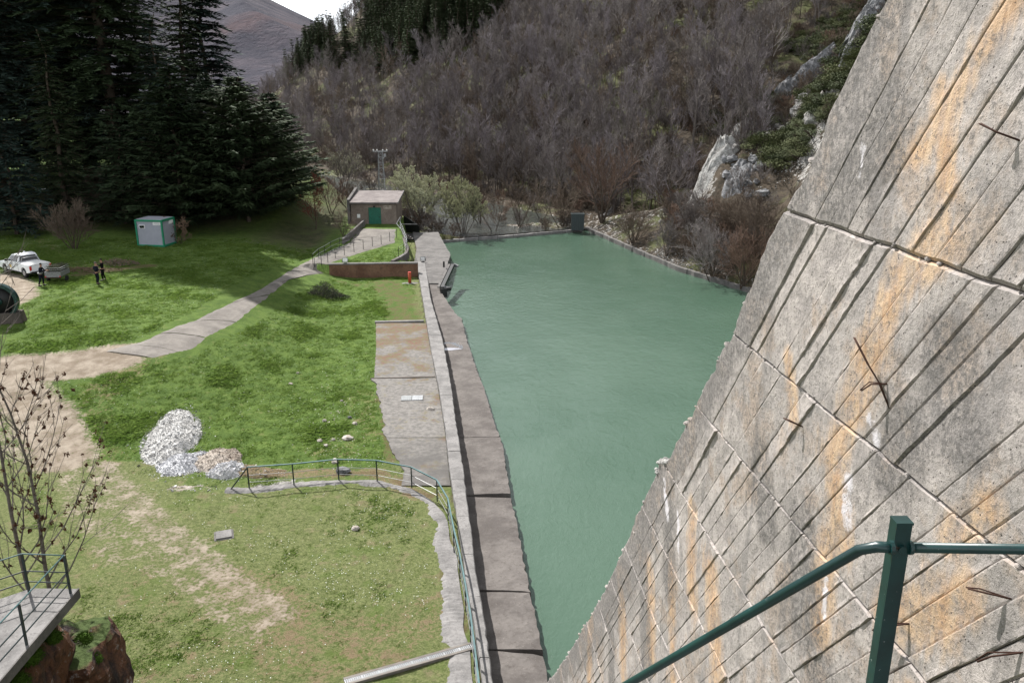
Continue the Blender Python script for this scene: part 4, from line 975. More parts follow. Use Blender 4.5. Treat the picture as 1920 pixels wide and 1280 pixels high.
gn_scatter('lawn_grass', np.stack([x1, y1, height(x1, y1)-.012], 1), np.stack([np.zeros(n), np.zeros(n), rh.uniform(0, 6.28, n)], 1), np.stack([sc*1.2, sc*1.2, sc*.5], 1), rh.integers(0, 3, n), TF, kind='stuff')
dz = unlinked(MB().add([(-.016, -.016, .0), (.016, -.016, .0), (.018, .016, .006), (-.016, .017, .003)], [(0, 1, 2, 3)]).build('daisy_head', M['daisy']))
cl = vnoise(xx*.35, yy*.35, 91)*.55+vnoise(xx*1.6, yy*1.6, 92)*.35+.08
keep = ~bad & (cl > .40) & (rh.random(N) < np.where(lu_ < .6, .30, .16)*np.clip((cl-.40)*4, 0, 1))
x1, y1 = xx[keep]+.1, yy[keep]; n = len(x1); print('daisies', n)
gn_scatter('daisies', np.stack([x1, y1, height(x1, y1)+.045], 1), np.stack([rh.normal(0, .3, n), rh.normal(0, .3, n), rh.uniform(0, 6.28, n)], 1), np.stack([rh.uniform(.4, .9, n)]*3, 1), np.zeros(n, int), [dz], kind='stuff')

# ------------------------------------------------------------------ stone hut and what stands round it
def lv(y, py): return aty(960, py, y).z
hx0, hx1, hy0, hy1 = -19.1, -13.75, 98.3, 103.4; hb = 1.55; ze = lv(98.3, 381); zb_ = lv(103.6, 360)
hut = root('hut', ((hx0+hx1)/2, hy0, hb), 'low brown rendered hut with sloping slab roof and green door at the canal end', 'hut')
def hp(mb, name, mat, par=hut, **k): 
    o3 = Vector(hut.location); mb.v = [(v[0]-o3.x, v[1]-o3.y, v[2]-o3.z) for v in mb.v]; return mb.build(name, mat, par, **k)
dx0, dx1, dtop = -17.05, -15.55, hb+2.15
w = MB()
def wallpoly(mb, pts, dvec, m=0):
    n = len(pts); a = [Vector(p) for p in pts]; b = [p+Vector(dvec) for p in a]
    mb.add(a+b, [tuple(range(n)), tuple(range(2*n-1, n-1, -1))]+[((i+1) % n, i, n+i, n+(i+1) % n) for i in range(n)], m)
wallpoly(w, [(hx0, hy0, hb-1.5), (dx0, hy0, hb-1.5), (dx0, hy0, ze), (hx0, hy0, ze)], (0, .3, 0))
wallpoly(w, [(dx1, hy0, hb-1.5), (hx1, hy0, hb-1.5), (hx1, hy0, ze), (dx1, hy0, ze)], (0, .3, 0))
wallpoly(w, [(dx0, hy0, dtop), (dx1, hy0, dtop), (dx1, hy0, ze), (dx0, hy0, ze)], (0, .3, 0))
for x in (hx0, hx1-.3): wallpoly(w, [(x, hy0+.302, hb-2.5), (x, hy1, hb-2.5), (x, hy1, zb_-.1), (x, hy0+.302, ze)], (.3, 0, 0))
wallpoly(w, [(hx0, hy1, hb-2.5), (hx1, hy1, hb-2.5), (hx1, hy1, zb_-.1), (hx0, hy1, zb_-.1)], (0, .3, 0))
hp(w, 'wall', M['house_wall'])
w = MB(); wallpoly(w, [(hx0-.05, hy0-.45, ze), (hx1+.3, hy0-.45, ze), (hx1+.3, hy1+.4, zb_), (hx0-.05, hy1+.4, zb_)], (0, 0, .16)); rf = hp(w, 'roof', M['tile'])
w = MB(); w.beam((hx1+.33, hy0-.45, ze+.1), (hx1+.33, hy1+.4, zb_+.1), .06, .24); hp(w, 'roof_edge', M['conc_pale'])
w = MB(); wallpoly(w, [(hx0-.42, hy0-.1, hb-.8), (hx0-.42, hy1+.5, hb-.8), (hx0-.42, hy1+.5, zb_+.55), (hx0-.42, hy0-.1, ze+.42)], (.3, 0, 0)); hp(w, 'side_wall', M['conc'])
w = MB(); w.box(((hx0+hx1)/2, hy0+.01, ze-.09), (hx1-hx0, .08, .16)); hp(w, 'lintel', M['conc_dark'])
w = MB(); w.box(((dx0+dx1)/2, hy0+.12, (hb+dtop)/2), (dx1-dx0-.02, .07, dtop-hb-.02)); dr = hp(w, 'door', M['door'])
w = MB()
for k in (-.37, 0, .37): w.box(((dx0+dx1)/2+k, hy0+.075, (hb+dtop)/2), (.035, .03, dtop-hb-.1))
hp(w, 'door_rib', M['door'], dr)
w = MB(); w.box((dx1-.2, hy0+.06, hb+1.0), (.05, .07, .18)); hp(w, 'handle', M['black'], dr)
w = MB(); w.box(((dx0+dx1)/2, hy0-.13, dtop+.12), (.22, .25, .16)); hp(w, 'door_lamp', M['black'])
w = MB(); w.box((-18.2, hy0-.06, hb+1.15), (.34, .11, .42)); hp(w, 'meter_box', M['white_flat'])
w = MB(); w.box((-14.75, hy0-.012, hb+2.2), (.95, .03, .42)); hp(w, 'plaster_patch', M['sand'])
w = MB(); w.box((-16.4, hy0-.6, hb+.03), (4.9, 1.0, .22)); hp(w, 'threshold', M['conc_dark'])
w = MB(); a = G(657, 448); w.beam((a[0]-.2, a[1]-3, a[2]+.2), (a[0]+.35, hy0-1.3, hb+.55), .22, .7); w.build('low_wall', M['conc'], None, origin=(a[0], a[1], a[2]), label='short low wall along the left of the path right before the hut door', category='wall')
# sunken stair beside the hut
st = root('sunken_stair', (-12.9, 98, .3), 'dark sunken stair with pale step edges between the hut and the pier', 'stairs')
w = MB()
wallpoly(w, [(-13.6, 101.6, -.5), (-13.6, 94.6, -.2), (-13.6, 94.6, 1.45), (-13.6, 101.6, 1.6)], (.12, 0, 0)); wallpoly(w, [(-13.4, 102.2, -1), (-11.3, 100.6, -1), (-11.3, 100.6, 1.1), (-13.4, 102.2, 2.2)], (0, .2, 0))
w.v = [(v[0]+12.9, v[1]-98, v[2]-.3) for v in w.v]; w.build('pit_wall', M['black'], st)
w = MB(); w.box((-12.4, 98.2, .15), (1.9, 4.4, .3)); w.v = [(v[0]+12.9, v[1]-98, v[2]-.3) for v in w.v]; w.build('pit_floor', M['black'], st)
for i in range(7):
    p = at(749+i*3.8, 431+i*2.6, 1.35-i*.13); w = MB(); w.box((p.x-.05, p.y, p.z), (.38, 1.0, .07)); w.box((p.x+.16, p.y-.3, p.z+.03), (.09, .5, .05), m=1)
    w.v = [(v[0]+12.9, v[1]-98, v[2]-.3) for v in w.v]; w.build('step', [M['conc_dark'], M['conc_pale']], st)
w = MB(); w.beam(Vector((-13.3, 98.2, 1.75))-st.location, Vector((-11.5, 99.8, 1.5))-st.location, .1, .1); w.build('hand_rail', M['conc_pale'], st)
# curved wall along the pier
cw = root('curved_wall', (0, 0, 0), 'low curved kerb wall with a wire fence along the grass above the pier', 'wall')
cpts = [(-13.0, 95.6), (-12.1, 91.5), (-11.4, 87.6), (-10.75, 84.2), (-10.6, 81.5), (-11.0, 79.2), (-11.4, 77.5)]
for i in range(len(cpts)-1):
    a, b = Vector((*cpts[i], 0)), Vector((*cpts[i+1], 0)); d = (b-a).normalized(); nrm = Vector((-d.y, d.x, 0))*.16
    w = MB(); w.prism([(p.x, p.y) for p in (a+nrm+d*.01, a-nrm+d*.01, b-nrm-d*.01, b+nrm-d*.01)], -.5, 1.48+jit(.03)); w.build('wall_length', M['conc_brown'] if i % 2 else M['conc'], cw)
fen = root('wire_fence', (-11.5, 88, 1.5), 'low dark wire fence standing on the curved wall beside the pier', 'fence')
top = []
for i in range(8):
    u = i/7*5; k = min(int(u), 4); f = u-k; x = cpts[k][0]+(cpts[k+1][0]-cpts[k][0])*f; y = cpts[k][1]+(cpts[k+1][1]-cpts[k][1])*f
    p = Vector((x+11.5, y-88, -.05)); w = MB(); w.tube([p, p+Vector((0, 0, 1.05))], .028, 5); w.build('post', M['black'], fen); top.append(p+Vector((0, 0, 1)))
for dz_ in (0, -.3, -.6):
    w = MB(); w.tube([t+Vector((0, 0, dz_)) for t in top], .018, 4); w.build('wire', M['grey_metal'], fen)
w = MB(); w.tube([(-1.55, 8.2, .1), (-1.5, 8.3, 1.4), (-1.4, 4.2, 1.25), (-.6, 1.5, 1.1)], .03, 5); w.build('hand_rail', M['grey_metal'], fen)
f2 = root('wire_fence', G(650, 478), 'thin wire mesh fence curving along the path in front of the hut', 'fence'); o3 = Vector(f2.location); tops = []
for q_ in ((590.5, 507), (603, 499), (615, 493), (629, 485), (646, 479.5), (664, 474), (681.5, 468.6), (698.5, 463), (715, 459), (731, 453.5), (744, 447)):
    g = Vector(G(*q_))-o3; w = MB(); w.tube([g-Vector((0, 0, .1)), g+Vector((0, 0, 1.05))], .03, 5); w.build('post', M['black'], f2); tops.append(g+Vector((0, 0, 1.0)))
w = MB()
for a, b in zip(tops[:-1], tops[1:]):
    for k in range(6): w.beam(a-Vector((0, 0, .16*k)), b-Vector((0, 0, .16*k)), .009, .009)
    for k in range(1, 8): c = a+(b-a)*k/8; w.beam(c, c-Vector((0, 0, .95)), .008, .008)
w.build('wire_mesh', M['grey_metal'], f2, kind='stuff')
f3 = root('wire_fence', G(592, 487), 'short wire mesh fence returning along the upper side of the path bend', 'fence'); o3 = Vector(f3.location); tops = []
for q_ in ((590, 503), (601, 492), (612, 486), (624, 478), (640, 471), (660, 466)):
    g = Vector(G(q_[0]-3, q_[1]-6))-o3; w = MB(); w.tube([g-Vector((0, 0, .1)), g+Vector((0, 0, 1.05))], .028, 5); w.build('post', M['black'], f3); tops.append(g+Vector((0, 0, 1.0)))
for dz_ in (0, -.45, -.9):
    w = MB(); w.tube([t+Vector((0, 0, dz_)) for t in tops], .014, 4); w.build('wire', M['grey_metal'], f3)
# retaining wall, floodlights, red post, brush heap
rw = root('retaining_wall', (-13.2, 76.6, 0), 'stained brown retaining wall with pale capping across the upper end of the lawn', 'wall')
w = MB(); w.prism([(-4.0, -.2), (4.25, .40), (4.25, .80), (-4.0, .2)], -.8, 1.28); w.build('wall_body', M['brownwall'], rw)
w = MB()
for i in range(5):
    a = -4.06+i*1.66; b = a+1.64; ya = -.2+.55*(a+4)/7.6; yb_ = -.2+.55*(b+4)/7.6
    w = MB(); w.prism([(a, ya-.05), (b, yb_-.05), (b, yb_+.46), (a, ya+.46)], 1.283, 1.40+jit(.008)); w.build('capping_stone', M['conc'], rw)
def flood(loc, lab, rz):
    r = root('floodlight', loc, lab, 'floodlight', 'floodlights on the wall tops', rz)
    w = MB(); w.box((0, 0, .32), (.5, .10, .40), rx=R(-14)); w.build('lamp_body', M['grey_metal'], r)
    w = MB(); w.box((0, -.065, .33), (.42, .012, .31), rx=R(-14)); w.build('lens', M['white_flat'], r)
    w = MB(); w.box((0, 0, .03), (.3, .2, .06)); w.beam((-.28, .02, .05), (-.28, .02, .34), .03, .03); w.beam((.28, .02, .05), (.28, .02, .34), .03, .03); w.build('bracket', M['black'], r)
flood((-15.7, 76.65, 1.40), 'small floodlight on the left part of the brown retaining wall', .1)
flood((-9.0, 82.3, .40), 'small floodlight standing where the retaining wall meets the canal wall', -.2)
g = at(768.5, 531, H(-9.6, 74.4)); rp = root('marker_post', g, 'short orange-red cylindrical post beside the canal wall in front of the retaining wall', 'post')
w = MB(); w.tube([(0, 0, 0), (0, 0, 1.02)], .15, 14); w.build('post_body', M['red'], rp, True); w = MB(); w.tube([(0, 0, 1.022), (0, 0, 1.06)], .155, 14); w.build('cap', M['orange_lamp'], rp)
w = MB(); w.add(*rock_verts((0, 0, -.02), .75, 4, sq=(1.2, .7, .09))); w.build('footing', M['conc_pale'], rp)
def heap(name, px, py, r, h, n, lab, mat, seed, el=1.6):
    g = Vector(G(px, py)); rr = random.Random(seed); w = MB()
    for i in range(n):
        a = rr.uniform(0, 6.28); q_ = rr.random()**.6; x = math.cos(a)*r*el*q_; y = math.sin(a)*r*q_; z = h*(1-q_**1.5)*rr.uniform(.1, 1.1)
        d = Vector((rr.gauss(0, 1), rr.gauss(0, .8), rr.gauss(0, .45))).normalized(); L = rr.uniform(.15, .55)*r*.7
        p = Vector((x, y, z+.03)); e = p+d*L; e.z = max(e.z, 0.02); w.tube([p, (p+e)/2+Vector((rr.gauss(0, .03), 0, rr.gauss(0, .03))), e], [.016, .01, .004], 3, 0, False)
        for k in range(5):
            c = p+(e-p)*rr.random(); b = Vector((rr.gauss(0, 1), rr.gauss(0, 1), rr.gauss(0, .6))).normalized()*.10; w.add([c-b*.3+Vector((.02, 0, 0)), c-b*.3-Vector((.02, 0, 0)), c+b], [(0, 1, 2)], 1)
    w.build(name, mat, label=lab, category='brush heap').location = g
for v in [0]:
    g = Vector(G(607, 560)); mm = MB()
heap('brush_heap', 607, 556, 1.0, 1.2, 900, 'low heap of cut dark green conifer branches lying on the lawn', [M['bark'], M['needle']], 5)
heap('brush_heap', 632, 558, .5, .4, 220, 'thin tail of cut twigs trailing from the right of the dark branch heap', [M['bark'], M['needle']], 6, 2.4)
heap('brush_heap', 160, 508, 1.0, .25, 420, 'flat litter of reddish cuttings on the ground behind the people', [M['twig_red'], M['leafbrown']], 7, 3.2)
heap('brush_heap', 222, 496, .9, .5, 350, 'pile of grey branches right of the two standing people', [M['bark_grey'], M['leafbrown']], 8, 2.2)
# wooden beam bracket with rusty gate at the canal edge
gt = root('sluice_beam', (-6.3, 71.5, .1), 'dark rusted sluice gate beam leaning over the edge of the pier', 'sluice gate'); o3 = Vector(gt.location)
a, b = at(849, 498, 1.0)-o3, at(829, 541, .3)-o3
w = MB(); w.beam(a, b, .30, .34); w.build('beam', M['black'], gt)
w = MB(); w.beam(a+Vector((-.33, 0, .12)), b+Vector((-.33, 0, .12)), .20, .10); w.build('timber', M['conc'], gt)
w = MB(); w.beam(a+Vector((.1, .1, .1)), a+Vector((.5, -.1, -.05)), .25, .2); w.build('bracket', M['lime_dark'], gt)
w = MB(); w.tube([a+Vector((-.75, -1.2, .1)), a+Vector((-.75, -1.2, .65))], .09, 8); w.build('bollard', M['black'], gt)
w = MB(); w.box(b+Vector((.1, .1, -.35)), (.55, .6, .8), .3); w.box(b+Vector((.5, .3, -.1)), (.45, .35, .3), .5); w.build('bearing', M['black'], gt)
for k in range(3):
    w = MB(); w.add(*rock_verts((b.x+.2+.18*k, b.y+.15+.2*k, b.z+.1-.12*k), .2, 60+k)); w.build('lump', M['lime_dark'], gt)
# leaking outlet on the ledge
pv = at(826, 647, -.2); pr = root('leaking_valve', pv, 'small dark valve spraying water onto the ledge beside the canal wall', 'valve')
w = MB(); w.tube([(-.25, 0, .12), (.2, 0, .15)], .09, 8); w.tube([(.0, 0, .1), (0, 0, .32)], .03, 6); w.tube([(-.08, 0, .33), (.08, 0, .33)], .025, 6); w.build('valve_body', M['black'], pr)
k = NT('spray'); M['spray'] = k.done((.55, .58, .62), .3, None, .5)
w = MB(); rr = random.Random(2)
for i in range(260):
    t = rr.random()**.7; a = rr.gauss(0, .22); x = .2+1.35*t; z = .13+.28*t-.62*t*t+rr.gauss(0, .02); y = a*t*1.2; z = max(z, -.27); s_ = .012+.016*rr.random()
    w.add([(x-s_, y, z), (x+s_*2, y+s_, z), (x, y+s_, z+s_)], [(0, 1, 2)])
w.build('water_spray', M['spray'], pr, kind='stuff')
k = NT('wet'); M['wet'] = k.done((.30, .30, .33), .12, None, .5)
w = MB(); V, F_ = rock_verts((.75, -.05, -.285), .75, 9, sq=(1, .55, .035)); w.add(V, F_); w.build('wet_patch', M['wet'], pr)

# ------------------------------------------------------------------ curved railing on the lawn
rl = root('curved_railing', (-6, 32, 0), 'long curved green railing dividing the lawn and running along the canal wall', 'railing'); o3 = Vector(rl.location)
rp_ = [(-11.7, 33.33), (-9.79, 33.65), (-7.87, 34.13), (-6.11, 34.02), (-4.46, 33.33), (-3.22, 32.08), (-2.62, 30.41), (-2.22, 28.02), (-1.88, 26.2), (-1.56, 24.2), (-1.32, 22.6), (-1.13, 21.1), (-.95, 19.6), (-.78, 18.1), (-.6, 16.6)]
rp_ = [Vector((a, b, .06))-o3 for a, b in rp_]
for p in rp_:
    w = MB(); w.box(p+Vector((0, 0, .50)), (.05, .05, 1.0)); w.build('post', M['rail_dark'], rl)
for a, b in zip(rp_[:-1], rp_[1:]):
    w = MB(); w.beam(a+Vector((0, 0, 1.02)), b+Vector((0, 0, 1.02)), .055, .045); w.build('top_rail', M['green_rail'], rl)
for h_ in (.28, .62):
    w = MB(); w.tube([p+Vector((0, 0, h_)) for p in rp_], .013, 5); w.build('lower_rail', M['rail_dark'], rl)
w = MB(); w.beam(rp_[0]+Vector((0, 0, 1.0)), Vector((-12.5, 33.2, .03))-o3, .05, .05); w.build('brace', M['rail_dark'], rl)

# ------------------------------------------------------------------ gravel and sand heaps
def mound(px, py, rx, ry, rz, h, nm, lab, mat, seed, stones, smat, slim, cat='heap', jagm=.25):
    g = Vector(G(px, py)); r = root(nm, g, lab, cat); V = []; Fs = []; n = 30; rr = random.Random(seed); c, s_ = math.cos(rz), math.sin(rz)
    def hh(u, v):
        q_ = math.hypot(u, v)*(1+.55*float(fbm(np.array(u*1.6+seed), np.array(v*1.6), 7, 3)))
        return h*max(0, 1-q_**1.7)+ .10*float(fbm(np.array(u*4+seed), np.array(v*4), 8, 3))*(q_ < .95)-.05
    for i in range(n+1):
        for j in range(n+1):
            u, v = -1.15+2.3*i/n, -1.15+2.3*j/n; x = u*rx; y = v*ry; X_ = x*c-y*s_; Y_ = x*s_+y*c; z = hh(u, v)
            if math.hypot(u, v) > 1.0: z = -.12
            V.append((X_, Y_, H(g.x+X_, g.y+Y_)-g.z+z))
    for i in range(n):
        for j in range(n): Fs.append((i*(n+1)+j, (i+1)*(n+1)+j, (i+1)*(n+1)+j+1, i*(n+1)+j+1))
    MB().add(V, Fs).build('heap_base', mat, r)
    w = MB()
    for i in range(stones):
        a = rr.uniform(0, 6.28); q_ = rr.random()**.5*(rr.uniform(1, 1.5) if rr.random() < .10 else .98); u, v = math.cos(a)*q_, math.sin(a)*q_; x = u*rx; y = v*ry; X_ = x*c-y*s_; Y_ = x*s_+y*c
        z = H(g.x+X_, g.y+Y_)-g.z+max(hh(u, v), -.01); k = slim*rr.uniform(.5, 1.3)*(rr.uniform(1.8, 3.6) if rr.random() < .06 else 1)
        ps = [Vector((rr.gauss(0, 1), rr.gauss(0, 1), rr.gauss(0, .8))).normalized()*k for _ in range(4)]
        w.add([Vector((X_, Y_, z+.01))+p for p in ps], [(0, 1, 2), (0, 2, 3), (0, 3, 1), (1, 3, 2)])
    w.build('loose_stones', smat, r, kind='stuff')
mound(322, 822, 1.45, 2.9, .22, .55, 'gravel_heap', 'big white gravel heap with a rounded top on the lawn', M['whitegravel'], 1, 8000, M['whitegravel'], .036)
mound(346, 872, 1.25, 1.3, .2, .4, 'gravel_heap', 'bluish grey gravel spill at the foot of the big white heap', M['greygravel'], 2, 4200, M['greygravel'], .036)
mound(404, 868, 1.25, 1.35, .2, .5, 'sand_heap', 'beige sandy heap between the white gravel and the railing end', M['sand'], 3, 1800, M['sand'], .03)
mound(424, 884, 1.0, .85, -.3, .4, 'gravel_heap', 'smaller white gravel heap beside the slanting railing end', M['whitegravel'], 4, 2600, M['greygravel'], .036)
mound(480, 886, 1.9, .75, -.2, .22, 'earth_heap', 'low dark earthy heap covered with twigs behind the railing start', M['ground'], 5, 300, M['stone'], .04)
mound(355, 916, 1.5, .4, .05, .06, 'sand_heap', 'thin flat streak of pale sand on the grass below the heaps', M['sand'], 6, 120, M['whitegravel'], .035)
for i, (px, py, r_, lb, rd) in enumerate(((651, 824, .26, 'pointed pale rock lying on the stony slope left of the concrete apron', 0), (645, 886, .30, 'dark triangular stone right behind the curved railing', 1), (628, 868, .2, 'pinkish stone just behind the second railing panel', 0), (807, 770, .2, 'tan rock lying on the concrete apron beside the canal wall', 0),
                                  (665, 795, .13, 'small flat white stone at the top right of the stony slope', 0), (655, 784, .12, 'small dark stone at the top of the stony slope', 1), (608, 790, .12, 'pale stone at the left of the stony slope', 0), (612, 838, .13, 'low whitish stone halfway down the stony slope', 0), (600, 828, .14, 'grey stone at the left middle of the stony slope', 0), (626, 825, .1, 'little stone in the middle of the stony slope', 0),
                                  (545, 720, .11, 'pale pebble alone high on the green slope', 0), (640, 752, .1, 'small pebble right of the green slope', 0), (558, 700, .1, 'grey pebble near the top of the green slope', 0), (668, 993, .16, 'half-buried white stone in the near lawn', 0))):
    g = Vector(G(px, py)); V, F_ = rock_verts((0, 0, r_*.3), r_, 30+i, sq=(1.25, .9, .75)); MB().add(V, F_).build('stone', M['stone'] if not rd else M['lime_dark'], origin=None, label=lb, category='stone', group='stones on the lawn').location = g
w = MB(); rr = random.Random(77)
for i in range(420):
    px, py = rr.gauss(640, 40), rr.gauss(800, 45)
    if not (540 < px < 700 and 690 < py < 880): continue
    g = G(px, py); k_ = .03+.05*rr.random()**2; ps = [Vector((rr.gauss(0, 1), rr.gauss(0, 1), rr.gauss(0, .6))).normalized()*k_ for _ in range(4)]; w.add([Vector(g)+p for p in ps], [(0, 1, 2), (0, 2, 3), (0, 3, 1), (1, 3, 2)])
w.build('scattered_pebbles', M['stone'], kind='stuff')
# lids, grates
g = Vector(G(420, 1005)); mh = root('inspection_cover', g, 'pale square concrete inspection cover in the near lawn', 'manhole cover', rz=.35)
w = MB(); w.box((0, 0, .03), (.62, .62, .09), taper=.97); w.build('lid', M['conc_pale'], mh); w = MB(); w.box((0, 0, -.01), (.74, .74, .06)); w.build('frame', M['conc'], mh)
mh = root('steel_hatch', (-5.75, 44.55, .065), 'grey ribbed steel hatch set in the concrete apron', 'hatch', rz=.08)
w = MB(); w.box((-.32, 0, .012), (.6, .75, .03)); w.build('lid', M['grey_metal'], mh); w = MB(); w.box((.31, 0, .012), (.6, .75, .03)); w.build('lid', M['galv'], mh)
w = MB()
for k in range(12): w.box((-.6+.11*k, 0, .032), (.02, .7, .012))
w.build('rib', M['grey_metal'], mh)
dg = root('drain_channel', (-3.1, 21.6, .0), 'long steel drain grating in a pale concrete surround in the near lawn', 'drain', rz=math.atan2(1.64, 3.66)); L_ = 4.2
w = MB(); w.box((0, .135, .02), (L_, .09, .10)); w.box((0, -.135, .02), (L_, .09, .10)); w.build('channel_edge', M['path'], dg)
w = MB(); w.box((0, 0, .012), (L_, .18, .02)); w.build('channel_shade', M['black'], dg)  # black strip above the soil stands for the shade down in the slots
for k in range(8):
    w = MB(); x0 = -L_/2+k*L_/8; n = 9
    for j in range(n): w.box((x0+.02+(L_/8-.03)*j/(n-1), 0, .055), (.028, .16, .02))
    w.box((x0+L_/16, .083, .05), (L_/8-.01, .012, .022)); w.box((x0+L_/16, -.083, .05), (L_/8-.01, .012, .022)); w.build('grating', M['galv'], dg)

# ------------------------------------------------------------------ viewing platform with railing, rock, saplings
pf = root('viewing_platform', (-10.5, 14, 5.8), 'concrete viewing platform with thin dark railings at the lower left corner', 'platform'); o3 = Vector(pf.location)
w = MB(); w.prism([(.3, 2.9), (-.8, 2.92), (-1.35, 2.45), (-6, -1.5), (-6, -6), (.4, -6)], -.2, 0); w.build('deck', M['conc_pale'], pf)
w = MB(); w.prism([(.335, 2.9), (.30, 2.9), (.40, -6), (.435, -6)], -.22, .018); w.build('deck_edge', M['conc'], pf)
pp = [(.25, -3.4), (.25, -1.25), (.25, .85), (.22, 2.72), (-.78, 2.78), (-1.33, 2.3), (-2.6, 1.2), (-4.1, -.1)]
for a in pp:
    w = MB(); w.box((a[0], a[1], .5), (.045, .045, 1.0)); w.build('post', M['rail_dark'], pf)
for h_ in (1.0, .55, .27):
    w = MB(); w.tube([(a[0], a[1], h_) for a in pp], .016, 6); w.build('rail', M['green_rail'] if h_ > .9 else M['rail_dark'], pf)
def crag_mesh(cx, cy, rx, ry, z0, z1, seed, n=46, m=38, amp=.5, sq=2.6):
    V = []; Fs = []
    for i in range(m+1):
        f = i/m; z = z0+(z1-z0)*min(1, f*1.12); k_ = (1.0-.28*f) if f < .89 else (1-.28*f)*max(0, (1-f)/.11)**.5
        for j in range(n):
            a = 6.2832*j/n; ca, sa = math.cos(a), math.sin(a); rr_ = 1/((abs(ca)**sq+abs(sa)**sq)**(1/sq))
            u = a*2; dd = amp*(float(fbm(np.array(ca*1.3+seed+z*.35), np.array(sa*1.3+z*.5), 17, 5)))+amp*.45*abs(float(fbm(np.array(ca*3+z*.9), np.array(sa*3-z*.7+seed), 23, 4)))
            V.append((cx+ca*rx*rr_*k_+ca*dd*1.6, cy+sa*ry*rr_*k_+sa*dd*1.6, z+.25*amp*float(vnoise(np.array(ca*3+seed), np.array(sa*3), 3))*(f > .7)))
    for i in range(m):
        for j in range(n): Fs.append((i*n+j, i*n+(j+1) % n, (i+1)*n+(j+1) % n, (i+1)*n+j))
    Fs.append(tuple(m*n+j for j in range(n))); return MB().add(V, Fs)
rk = root('rock_outcrop', (-12.9, 16, 0), 'dark rust-brown rock outcrop with moss under the viewing platform', 'rock'); o3 = Vector(rk.location)
k = NT('outcrop'); p = k.pos; n = k.noise(p, 1.1, 7, .72); n2 = k.noise(p, 4, 6, .7); sx_ = k.n('SeparateXYZ'); k.l(k.geo.outputs['Normal'], sx_.inputs[0])
c = k.mix(k.ramp(n, .38, .6), (.035, .024, .022), (.14, .065, .035)); c = k.mix(k.ramp(k.noise(p, 2.2, 6, .75), .58, .68), c, (.32, .29, .28)); c = k.mix(k.math('MULTIPLY', k.ramp(n2, .52, .68), .7), c, (.018, .014, .013))
mo = k.ramp(k.math('ADD', k.math('MULTIPLY', sx_.outputs[2], .5), k.noise(p, 1.4, 5)), .86, 1.02); c = k.mix(mo, c, (.05, .075, .018))
M['outcrop'] = k.done(c, .9, k.bump(k.math('ADD', n, k.math('MULTIPLY', n2, .5)), .9, .25), .25)
crag_mesh(.75, .0, 2.05, 1.75, -.6, 5.3, 3).build('rock_mass', M['outcrop'], rk)
crag_mesh(1.35, 2.0, 1.3, 1.6, -.5, 3.4, 8, 40, 30, .45).build('rock_shoulder', M['outcrop'], rk)
crag_mesh(-.2, -2.2, 2.6, 1.6, -.5, 5.2, 12, 36, 26, .4).build('rock_mass', M['outcrop'], rk)
for i, (x, y, z, r_) in enumerate(((2.25, -.6, 5.1, .3), (2.3, -1.2, 4.9, .26), (2.35, .2, 5.0, .2), (2.3, -1.8, 5.1, .3), (2.45, 1.2, 4.2, .18), (2.35, 1.6, 3.3, .2))):
    w = MB(); rr = random.Random(i)
    for q_ in range(420):
        d = Vector((rr.gauss(0, 1), rr.gauss(0, 1), rr.gauss(0, 1))).normalized(); c_ = Vector((x, y, z))+Vector((d.x, d.y, d.z*.7))*r_*rr.uniform(.85, 1.1); t = d.orthogonal().normalized()*.012; w.add([c_-t, c_+t, c_+d*.05], [(0, 1, 2)])
    V, F_ = rock_verts((x, y, z), r_*.95, 90+i, sq=(1, 1, .7), cuts=2); w.add(V, F_); w.build('moss_cushion', M['moss'], rk)
def clusters(seed, C, n, zr, rad, x0=0, y0=0):
    rr = random.Random(seed); w = MB(); vs = C.v
    cand = [v for v in vs if zr[0] < v[2] < zr[1]]
    for i in range(n):
        v = rr.choice(cand); c = Vector(v)-Vector((0, 0, .06)); L = rr.uniform(.04, .08)
        for q_ in range(9):
            d = Vector((rr.gauss(0, .4), rr.gauss(0, .4), -rr.uniform(-.2, 1))).normalized(); t = d.orthogonal().normalized()*.018; o_ = c+Vector((rr.gauss(0, .02), rr.gauss(0, .02), rr.gauss(0, .03))); w.add([o_-t, o_+t, o_+d*L+t*.6, o_+d*L-t*.6], [(0, 1, 2, 3)])
    return w
for i, (x, y, h, ln_, lb, nb) in enumerate(((-14.75, 22.2, 12.3, -.012, 'thin bare sapling with brown seed clusters behind the platform, the left of the pair', 90), (-14.15, 22.0, 11.6, .008, 'thin bare sapling with brown seed clusters behind the platform, the right of the pair', 190))):
    r = root('ash_sapling', (x, y, H(x, y)), lb, 'sapling', 'pair of saplings behind the platform'); T, C = bare_tree(620+i, h, .23, 19, 5, 3, r0=.085, tw=.008, first=.18, up=.75, lean=ln_, tips=1)
    T.build('trunk', M['bark_grey'], r, True); C.build('crown', M['bark_grey'], r); clusters(i, C, nb, (2.0, 9.6), 1).build('seed_cluster', M['seed'], r)
for i, (px, py, h, lb) in enumerate(((52, 598, 1.1, 'little dry stalk on the grass below the green wheel'), (8, 605, .8, 'tiny dry stalk beside the foot of the green wheel block'))):
    g = Vector(G(px, py)); T, C = bare_tree(640+i, h, .3, 5, 2, 2, r0=.02, tw=.008, first=.3, up=.6, tips=1, buds=0); merge(T, C).build('dry_stalk', [M['bark'], M['twig_brown']], origin=None, label=lb, category='weed').location = g

